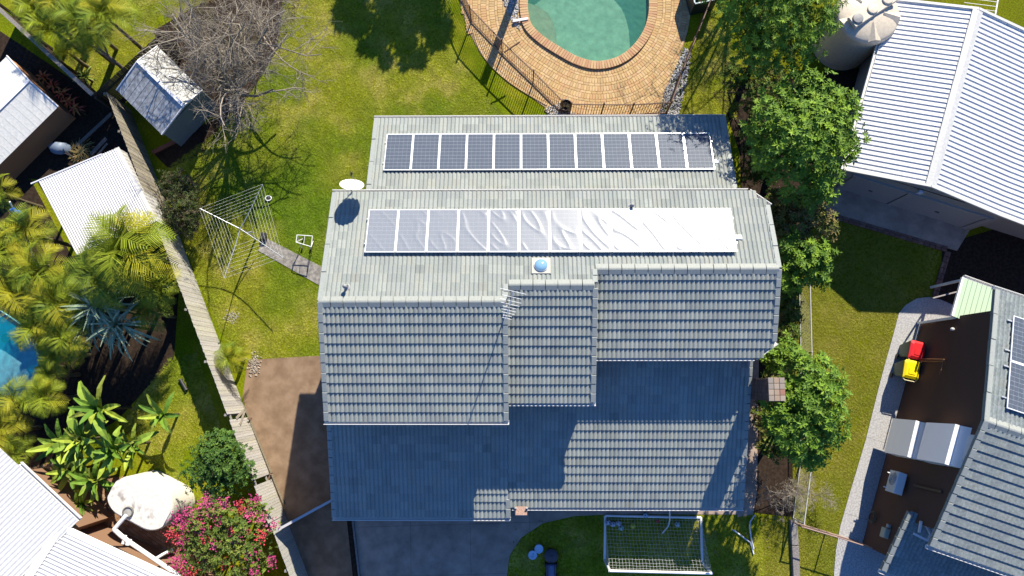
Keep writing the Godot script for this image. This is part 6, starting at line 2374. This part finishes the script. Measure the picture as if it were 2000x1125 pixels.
func garden_plants() -> void:
	make_fronds()
	var near_pool := "yellow green palm crowding round the blue pool"
	var gp := "palms round the blue pool"
	# [px, py, crown height, fronds, reach, kind, label]
	var list := [
		[262, 490, 3.3, 17, 2.0, 1, "large arching palm hanging over the white corrugated shelter"],
		[215, 540, 2.8, 13, 1.6, 0, "green palm beside the arching palm and the shelter"],
		[310, 555, 2.4, 12, 1.3, 1, "olive palm leaning on the pale fence"],
		[60, 455, 2.6, 12, 1.3, 1, "yellow green palm beside the folded blue sunshade"], [20, 500, 2.8, 13, 1.4, 2, "golden palm under the folded blue sunshade pole"], [85, 530, 2.7, 13, 1.4, 1, near_pool],
		[120, 590, 2.5, 13, 1.4, 1, near_pool], [40, 575, 2.6, 12, 1.3, 2, near_pool], [85, 640, 2.3, 12, 1.2, 2, near_pool],
		[140, 650, 2.2, 11, 1.2, 1, near_pool], [120, 690, 1.8, 10, 0.9, 1, "short palm between the blue pool and the silvery plants"], [40, 780, 2.0, 11, 1.1, 1, near_pool], [95, 775, 1.9, 11, 1.1, 1, near_pool], [10, 840, 2.0, 11, 1.1, 2, near_pool], [40, 880, 1.6, 10, 0.9, 1, "low palm against the white steel roof corner"], [105, 730, 1.6, 9, 0.8, 1, "smallest palm at the tip of the blue pool"], [165, 560, 2.0, 11, 1.1, 0, "dull green palm between the shelter and the silvery plants"], [300, 610, 1.7, 10, 1.0, 0, "low green palm in the bed beside the pale fence"],
		[8, 378, 2.2, 9, 0.9, 1, "small yellow palm by the cream shed"],
		[105, 60, 2.2, 12, 1.2, 0, "green palm behind the pale capping rail"], [165, 45, 2.3, 13, 1.3, 0, "dark green palm in the top corner garden"], [215, 40, 2.6, 13, 1.4, 1, "golden palm nearest the bare tree"], [118, 8, 2.2, 11, 1.2, 2, "orange tinged palm in the top corner garden"], [75, 20, 2.2, 11, 1.1, 0, "shaded green palm against the dark fence"],
		[140, 108, 1.2, 9, 0.8, 2, "low orange palm beside the dark fence"], [185, 95, 1.4, 9, 0.9, 1, "yellow palm on the far lawn"],
		[455, 700, 1.1, 13, 0.85, 1, "small yellow fan palm at the corner of the drive"]]
	for q in list:
		var p := P(q[0], q[1], q[2])
		palm(q[6], under(p), q[2], q[3], q[4], q[5], gp if q[6] == near_pool else "")
	# leaning trunk over the far fence
	var lt := thing("leaning_trunk", "bare grey trunk leaning over the dark fence behind the shed", "tree", P(250, 145))
	var m := MB.new()
	m.col = Color(0.24, 0.19, 0.15)
	m.tube([P(252, 146, 0.0), P(238, 132, 1.2), P(214, 112, 1.6), P(190, 92, 2.0)], 0.1, 0.04, 8)
	obj("trunk", m, "bark", lt)
	m = MB.new()
	m.col = Color(0.24, 0.19, 0.15)
	for q in [[172, 84], [180, 78], [198, 78], [206, 90], [184, 100]]:
		m.tube([P(212, 110, 1.6), P((212 + q[0]) * 0.5, (110 + q[1]) * 0.5, 1.9), P(q[0], q[1], 2.1)], 0.035, 0.012, 5)
	obj("branches", m, "bark", lt)
	# strap leaved plants
	var silver := [blade_mesh(1.0, 0.035, 0.3, Color(0.237, 0.308, 0.186)), blade_mesh(0.9, 0.03, 0.45, Color(0.250, 0.310, 0.198))]
	for q in [[200, 600, 2.3, 50, 1.4, "silvery green strap leaved plant beside the palms"], [240, 635, 2.0, 46, 1.35, "grey green yucca like plant drooping over the shaded lawn"], [185, 640, 1.7, 38, 1.15, "grey green spiky plant under the palms"]]:
		rosette("strap_plant", q[5], "plant", under(P(q[0], q[1], q[2])), q[2], silver, q[3], -0.5, 1.1, q[4])
	var spike := [blade_mesh(0.7, 0.05, 0.2, Color(0.219, 0.288, 0.058))]
	rosette("strap_plant", "small bright rosette plant beside the blue pool", "plant", under(P(100, 715, 0.8)), 0.8, spike, 14, -0.3, 0.9, 0.9)
	rosette("strap_plant", "small green rosette plant in the fence corner", "plant", under(P(170, 152, 0.4)), 0.4, spike, 13, 0.0, 1.2, 0.75)
	# big paddle leaves
	var paddle := [blade_mesh(1.0, 0.12, 0.25, Color(0.129, 0.225, 0.026), 0.015), blade_mesh(1.0, 0.15, 0.35, Color(0.191, 0.281, 0.039), 0.02), blade_mesh(1.0, 0.1, 0.15, Color(0.093, 0.180, 0.026), 0.012), blade_mesh(1.15, 0.11, 0.12, Color(0.288, 0.357, 0.044), 0.02), blade_mesh(0.9, 0.07, 0.3, Color(0.155, 0.182, 0.031), 0.02)]
	for q in [[180, 800, 2.6, 9, 1.25, "tall paddle leaved plant above the shaded lawn"], [150, 860, 2.0, 13, 1.2, "glossy paddle leaved plant in the middle of the clump"], [215, 880, 1.9, 13, 1.1, "glossy paddle leaved plant next to the oval tank"], [130, 920, 1.7, 13, 1.1, "bright paddle leaved plant beside the brick yard"], [180, 940, 1.6, 12, 1.0, "paddle leaved plant hanging over the brick yard"], [250, 870, 1.6, 10, 0.9, "paddle leaved plant leaning over the tank"], [110, 870, 1.8, 10, 1.1, "paddle leaved plant beside the yellow palms"], [312, 812, 1.5, 6, 0.95, "lone paddle leaved plant at the edge of the lawn"], [150, 985, 1.5, 9, 0.85, "low paddle leaved plant against the white roof"]]:
		rosette("paddle_plant", q[5], "plant", under(P(q[0], q[1], q[2])), q[2] * 0.75, paddle, q[3] + 5, -0.15, 1.25, q[4])
	# grey grassy tuft by the tank
	rosette("grass_tuft", "pale grassy tuft behind the oval tank", "plant", P(338, 985), 0.9, [blade_mesh(0.5, 0.012, 0.2, Color(0.383, 0.392, 0.255))], 26, -0.1, 1.1, 0.9)
	# red cordylines along the dark fence
	var red := [blade_mesh(0.55, 0.05, 0.25, Color(0.346, 0.069, 0.036)), blade_mesh(0.5, 0.05, 0.25, Color(0.333, 0.133, 0.037))]
	for q in [[86, 152], [104, 168], [122, 184], [136, 200], [150, 212]]:
		rosette("red_cordyline", "red and orange leaved plant in the row behind the cream shed", "plant", under(P(q[0], q[1], 0.7)), 0.6, red, 16, -0.2, 1.1, 0.75, "red plants behind the cream shed")

# ---------------------------------------------------------------- small things about the yard
func small_things() -> void:
	# rotary clothesline
	var hub := P(469, 447, 1.72)
	var t := thing("rotary_clothesline", "rotary clothesline with four arms and rings of white line", "clothesline", under(hub))
	var m := MB.new()
	m.tube([under(hub), hub + Vector3(0, 0.05, 0)], 0.035, 0.03, 10)
	obj("pole", m, "galvanised", t)
	m = MB.new()
	m.tube([under(hub) + Vector3(0, 0.95, 0), under(hub) + Vector3(0.12, 0.95, -0.05)], 0.03, 0.03, 8)
	m.tube([under(hub) + Vector3(0.12, 0.95, -0.05), under(hub) + Vector3(0.3, 0.98, 0.0)], 0.015, 0.015, 6)
	obj("winder", m, "galvanised", t)
	var tips := [P(513, 360, 2.0), P(553, 503, 2.0), P(438, 543, 2.0), P(390, 407, 2.0)]
	var ring := []
	for k in 4:
		m = MB.new()
		var bend: Vector3 = hub.lerp(tips[k], 0.32)
		bend.y = hub.y + 0.03
		m.tube([hub, bend, tips[k]], 0.022, 0.016, 8)
		obj("arm", m, "galvanised", t)
	for r in 8:
		var s := lerpf(0.36, 1.0, r / 7.0)
		m = MB.new()
		for k in 4:
			var pa := hub.lerp(tips[k], s)
			var pb := hub.lerp(tips[(k + 1) % 4], s)
			pa.y += 0.02
			pb.y += 0.02
			m.tube([pa, pa.lerp(pb, 0.5) - Vector3(0, 0.015, 0), pb], 0.003, 0.003, 4, false)
		obj("line", m, "rope", t)
	m = MB.new()
	m.col = Color(0.03, 0.03, 0.03)
	m.bbox(at(P(517, 463) + Vector3(0, 0.12, 0)), Vector3(0.22, 0.24, 0.3), 0.04)
	tag(obj("peg_basket", m, "paint"), "small black peg basket beside the clothesline pole", "basket")
	# laundry trolley
	var tb := P(597, 478)
	t = thing("laundry_trolley", "white framed folding laundry trolley beside the path", "trolley", tb)
	var y := 0.82
	m = MB.new()
	var fr := [P(580, 459, y), P(610, 461, y), P(608, 482, y), P(578, 473, y)]
	for k in 4: m.tube([fr[k], fr[(k + 1) % 4]], 0.016, 0.016, 6)
	obj("top_frame", m, "white_paint", t)
	m = MB.new()
	m.tube([fr[0], P(590, 486, 0.05)], 0.014, 0.014, 6)
	m.tube([fr[3], P(592, 466, 0.05)], 0.014, 0.014, 6)
	m.tube([fr[1], P(606, 488, 0.05)], 0.014, 0.014, 6)
	m.tube([fr[2], P(612, 470, 0.05)], 0.014, 0.014, 6)
	m.tube([fr[0].lerp(fr[1], 0.5), fr[2].lerp(fr[3], 0.5)], 0.01, 0.01, 5)
	obj("legs", m, "white_paint", t)
	for q in [[590, 486], [592, 466], [606, 488], [612, 470]]:
		m = MB.new()
		m.col = Color(0.02, 0.02, 0.02)
		m.lathe(Transform3D(Basis(Vector3.FORWARD, PI / 2), P(q[0], q[1], 0.06)), [[0.001, -0.02], [0.06, -0.02], [0.06, 0.02], [0.001, 0.02]], 12)
		obj("wheel", m, "paint", t)
	# white ring on the grass
	var ro := P(525, 388)
	t = thing("sprinkler", "white ring shaped sprinkler lying on the lawn by the clothesline", "sprinkler", ro)
	m = MB.new()
	var rp := []
	for k in 19: rp.append(ro + Vector3(cos(TAU * k / 18.0) * 0.13, 0.06, sin(TAU * k / 18.0) * 0.1))
	m.tube(rp, 0.022, 0.022, 6, false)
	obj("ring", m, "white_paint", t)
	m = MB.new()
	m.lathe(at(ro), [[0.09, 0.0], [0.08, 0.06], [0.03, 0.1], [0.001, 0.1]], 12)
	obj("head", m, "black_plastic", t)
	# pale bare patch of sand under the clothesline
	m = MB.new()
	m.col = Color(0.3, 0.28, 0.2)
	for k in 60:
		var q := P(453, 617) + Vector3(rng.randfn() * 0.16, 0.012, rng.randfn() * 0.13)
		m.lathe(at(q), [[rng.randf_range(0.02, 0.05), 0.0], [0.015, 0.02], [0.001, 0.022]], 6)
	var sp := obj("sand_patch", m, "pebble")
	sp.set_meta("kind", "stuff")
	tag(sp, "pale crumbled patch of sand on the lawn", "sand")
	# pebbles at the foot of the drive palm
	m = MB.new()
	for k in 150:
		var q := P(496, 712) + Vector3(rng.randfn() * 0.11, 0.02, rng.randfn() * 0.22)
		m.col = Color(0.48, 0.41, 0.33) * rng.randf_range(0.6, 1.1)
		m.lathe(at(q), [[rng.randf_range(0.02, 0.045), -0.01], [0.02, 0.025], [0.001, 0.03]], 6)
	sp = obj("pebbles", m, "pebble")
	sp.set_meta("kind", "stuff")
	tag(sp, "pale pebbles between the drive and the small fan palm", "pebbles")
	# black tube on the neighbour's lawn
	t = thing("black_tube", "short black plastic tube lying on the shaded lawn", "tube", P(358, 751))
	m = MB.new()
	m.tube([P(352, 741, 0.07), P(364, 762, 0.07)], 0.07, 0.07, 10)
	obj("tube", m, "black_plastic", t)
	m = MB.new()
	m.tube([P(352, 741, 0.07), P(353, 743, 0.07)], 0.085, 0.085, 10)
	m.tube([P(363, 760, 0.07), P(364, 762, 0.07)], 0.085, 0.085, 10)
	obj("collar", m, "dark_metal", t)
	# small tap posts on the drive
	for q in [[491, 817, "short dark tap post at the fence end of the drive"], [532, 924, "dark tap post at the lower gap of the pale fence"]]:
		var o := P(q[0], q[1])
		t = thing("tap_post", q[2], "tap", o)
		m = MB.new()
		m.col = Color(0.1, 0.05, 0.04)
		m.tube([o, o + Vector3(0, 0.38, 0)], 0.03, 0.03, 6)
		obj("post", m, "paint", t)
		m = MB.new()
		m.col = Color(0.2, 0.15, 0.08)
		m.tube([o + Vector3(0, 0.36, 0), o + Vector3(0.1, 0.36, 0.02), o + Vector3(0.13, 0.31, 0.02)], 0.015, 0.012, 6)
		obj("spout", m, "gloss", t)
	# soccer goal
	var b0 := P(1182, 1007, 0.05)
	var b1 := P(1369, 1011, 0.05)
	var g0 := P(1175, 1077, 0.05)
	var g1 := P(1376, 1078, 0.05)
	var gh := 1.5
	var t0 := P(1191, 1115, gh)
	var t1 := P(1390, 1120, gh)
	g0 = Vector3(t0.x - 0.02, 0.05, t0.z - 0.05)
	g1 = Vector3(t1.x + 0.02, 0.05, t1.z - 0.05)
	t = thing("soccer_goal", "white framed soccer goal with a net on the front lawn", "soccer goal", (g0 + g1) * 0.5)
	for q in [["crossbar", t0, t1], ["post", g0, t0], ["post", g1, t1], ["ground_bar", g0, b0], ["ground_bar", g1, b1], ["ground_bar", b0, b1]]:
		m = MB.new()
		m.tube([q[1], q[1].lerp(q[2], 0.5), q[2]], 0.05, 0.05, 10)
		obj(q[0], m, "white_paint", t)
	m = MB.new()
	var nu := 30
	var nv := 16
	var net := func(a: float, b: float) -> Vector3:
		var top: Vector3 = t0.lerp(t1, a)
		var bot: Vector3 = b0.lerp(b1, a)
		var mid := top.lerp(bot, 0.16)
		mid.y = top.y - 0.08
		var p: Vector3 = top.lerp(mid, b / 0.2) if b < 0.2 else mid.lerp(bot, (b - 0.2) / 0.8)
		p.y -= 0.28 * sin(PI * b) * 0.6 + 0.03 * sin(a * 40.0)
		return Vector3(p.x, maxf(p.y, 0.02), p.z)
	for k in nu + 1:
		var pts := []
		for q in nv + 1: pts.append(net.call(float(k) / nu, float(q) / nv))
		m.tube(pts, 0.004, 0.004, 3, false)
	for q in nv + 1:
		var pts := []
		for k in nu + 1: pts.append(net.call(float(k) / nu, float(q) / nv))
		m.tube(pts, 0.004, 0.004, 3, false)
	for e in 2:
		var tp: Vector3 = t0 if e == 0 else t1
		var gr: Vector3 = g0 if e == 0 else g1
		var bk: Vector3 = b0 if e == 0 else b1
		for k in 10:
			var s := k / 9.0
			m.tube([tp.lerp(gr, s), tp.lerp(bk, s).lerp(gr.lerp(bk, s), 0.15)], 0.004, 0.004, 3, false)
			m.tube([tp.lerp(bk, s), gr.lerp(bk, s)], 0.004, 0.004, 3, false)
	obj("net", m, "net", t)
	# balls
	var balls := [[1187, 1020, Color(0.5, 0.52, 0.6), "white and blue soccer ball"], [1197, 1024, Color(0.52, 0.54, 0.62), "white and blue soccer ball"], [1208, 1022, Color(0.5, 0.52, 0.6), "white and blue soccer ball"], [1213, 1031, Color(0.3, 0.5, 0.48), "pale green and white soccer ball behind the goal net"], [1236, 1027, Color(0.55, 0.52, 0.05), "yellow soccer ball behind the goal net"], [1261, 1006, Color(0.4, 0.55, 0.66), "pale blue soccer ball on the goal's back bar"], [1284, 1018, Color(0.55, 0.04, 0.03), "small red ball behind the goal net"], [1323, 1024, Color(0.4, 0.52, 0.5), "grey green soccer ball alone behind the goal net"]]
	var ico := icosahedron()
	for q in balls:
		var rr := 0.11 if q[3].find("small") < 0 else 0.07
		var o := P(q[0], q[1], rr)
		var lab: String = q[3]
		var grp := ""
		if lab == "white and blue soccer ball":
			lab = "white and blue soccer ball in the corner of the goal"
			grp = "soccer balls in the goal corner"
		t = thing("soccer_ball", lab, "ball", o - Vector3(0, rr, 0), grp)
		var bm := MB.new()
		bm.col = q[2]
		var pr := []
		for k in 11: pr.append([maxf(rr * cos(-PI / 2 + PI * k / 10.0), 0.001), rr * sin(-PI / 2 + PI * k / 10.0)])
		bm.lathe(at(o), pr, 18)
		obj("skin", bm, "gloss", t)
		bm = MB.new()
		bm.col = Color(0.04, 0.06, 0.16) if q[2].r < 0.54 and q[2].b > 0.4 else q[2] * 0.6
		var tw := Basis.from_euler(Vector3(rng.randf() * 3, rng.randf() * 3, rng.randf() * 3))
		for v in ico:
			var d: Vector3 = tw * v
			var sx := d.cross(Vector3(0.3, 1, 0.2)).normalized()
			var sz := d.cross(sx)
			for k in 5:
				var a0 := TAU * k / 5.0
				var a1 := TAU * (k + 1) / 5.0
				var p0 := (d + (sx * cos(a0) + sz * sin(a0)) * 0.36).normalized()
				var p1 := (d + (sx * cos(a1) + sz * sin(a1)) * 0.36).normalized()
				bm.tri(o + d * rr * 1.015, o + p0 * rr * 1.012, o + p1 * rr * 1.012)
		obj("patches", bm, "gloss", t)
	# lengths of plastic pipe left on the lawn
	for q in [[[[1308, 990], [1308, 1018], [1305, 1028], [1294, 1041]], 0.5, "bent pale pipe leaning from the gutter over the goal"], [[[1474, 1006], [1465, 1019], [1464, 1030], [1467, 1050], [1472, 1072]], 0.1, "long bent pale pipe lying on the front lawn"], [[[1431, 1034], [1450, 1048], [1466, 1060], [1472, 1082]], 0.06, "shorter bent pale pipe lying on the front lawn"]]:
		m = MB.new()
		var pts := []
		for p in q[0]: pts.append(P(p[0], p[1], q[1]))
		if q[1] > 0.4:
			pts[0] = P(1308, 985, 2.0)
			pts[1] = P(1308, 1016, 0.8)
			pts[2] = P(1305, 1028, 0.4)
			pts[3] = P(1294, 1041, 0.06)
		m.tube(pts, 0.028, 0.028, 8)
		tag(obj("plastic_pipe", m, "pvc"), q[2], "pipe")
	# two pale bucket lids, a dark tub and the mower by it
	for q in [[1052, 1068, "pale blue bucket standing nearer the dark tub"], [1040, 1080, "pale blue bucket with a marked lid on the dark lawn"]]:
		var o := P(q[0], q[1])
		t = thing("bucket", q[2], "bucket", o)
		m = MB.new()
		m.col = Color(0.42, 0.5, 0.58)
		m.lathe(at(o), [[0.13, 0.0], [0.16, 0.36]], 24)
		obj("body", m, "paint", t)
		m = MB.new()
		m.col = Color(0.4, 0.53, 0.7)
		m.lathe(at(o), [[0.17, 0.345], [0.17, 0.37], [0.145, 0.375], [0.14, 0.36], [0.001, 0.362]], 24)
		obj("lid", m, "paint", t)
		if q[0] < 1045:
			m = MB.new()
			m.col = Color(0.15, 0.25, 0.4)
			for k in 5: m.box(turned(o + Vector3(rng.randf_range(-0.06, 0.06), 0.366, rng.randf_range(-0.06, 0.06)), rng.randf() * 3), Vector3(0.07, 0.006, 0.014))
			obj("marking", m, "paint", t)
	var so := P(1076, 1082)
	t = thing("plastic_tub", "dark purple grey round tub on the front lawn", "tub", so)
	m = MB.new()
	m.col = Color(0.05, 0.045, 0.065)
	m.lathe(at(so), [[0.22, 0.0], [0.26, 0.3], [0.27, 0.33], [0.25, 0.34], [0.15, 0.4], [0.001, 0.42]], 24)
	obj("body", m, "paint", t)
	m = MB.new()
	m.col = Color(0.06, 0.055, 0.075)
	m.tube([so + Vector3(-0.07, 0.41, 0), so + Vector3(0, 0.45, 0), so + Vector3(0.07, 0.41, 0)], 0.014, 0.014, 6)
	obj("handle", m, "paint", t)
	var mo := P(1076, 1112)
	t = thing("lawn_mower", "dark blue push mower with a pale handle behind the tub", "mower", mo)
	m = MB.new()
	m.col = Color(0.05, 0.07, 0.13)
	m.bbox(at(mo + Vector3(0, 0.18, 0)), Vector3(0.38, 0.2, 0.5), 0.05)
	obj("deck", m, "paint", t)
	m = MB.new()
	m.col = Color(0.08, 0.12, 0.24)
	m.bbox(at(mo + Vector3(-0.01, 0.36, -0.05)), Vector3(0.2, 0.18, 0.44), 0.04)
	obj("engine", m, "gloss", t)
	for q in [[-0.22, -0.2], [0.22, -0.2], [-0.22, 0.22], [0.22, 0.22]]:
		m = MB.new()
		m.col = Color(0.03, 0.03, 0.03)
		m.lathe(Transform3D(Basis(Vector3.FORWARD, PI / 2), mo + Vector3(q[0], 0.1, q[1])), [[0.001, -0.025], [0.1, -0.025], [0.1, 0.025], [0.001, 0.025]], 14)
		obj("wheel", m, "paint", t)
	m = MB.new()
	m.tube([mo + Vector3(-0.17, 0.3, 0.25), mo + Vector3(-0.18, 0.95, 0.7), mo + Vector3(0.18, 0.95, 0.7), mo + Vector3(0.17, 0.3, 0.25)], 0.02, 0.02, 6)
	obj("handle", m, "white_paint", t)
	# a few fallen leaves and twigs on the front lawn
	m = MB.new()
	for k in 70:
		var q := P(rng.randf_range(1000, 1500), rng.randf_range(1015, 1125))
		var an := rng.randf() * TAU
		leaf_quad(m, q + Vector3(0, 0.05, 0), Vector3(cos(an), 0.1, sin(an)) * 0.09, 0.022, Vector3.UP, Color(0.2, 0.16, 0.09) * rng.randf_range(0.5, 1.3))
	sp = obj("fallen_leaves", m, "leaf")
	sp.set_meta("kind", "stuff")
	tag(sp, "scattered dry leaves on the front lawn", "leaves")

func icosahedron() -> Array:
	var g := (1.0 + sqrt(5.0)) / 2.0
	var out := []
	for s in [-1.0, 1.0]:
		for e in [-g, g]:
			out.append(Vector3(0, s, e).normalized()); out.append(Vector3(s, e, 0).normalized()); out.append(Vector3(e, 0, s).normalized())
	return out
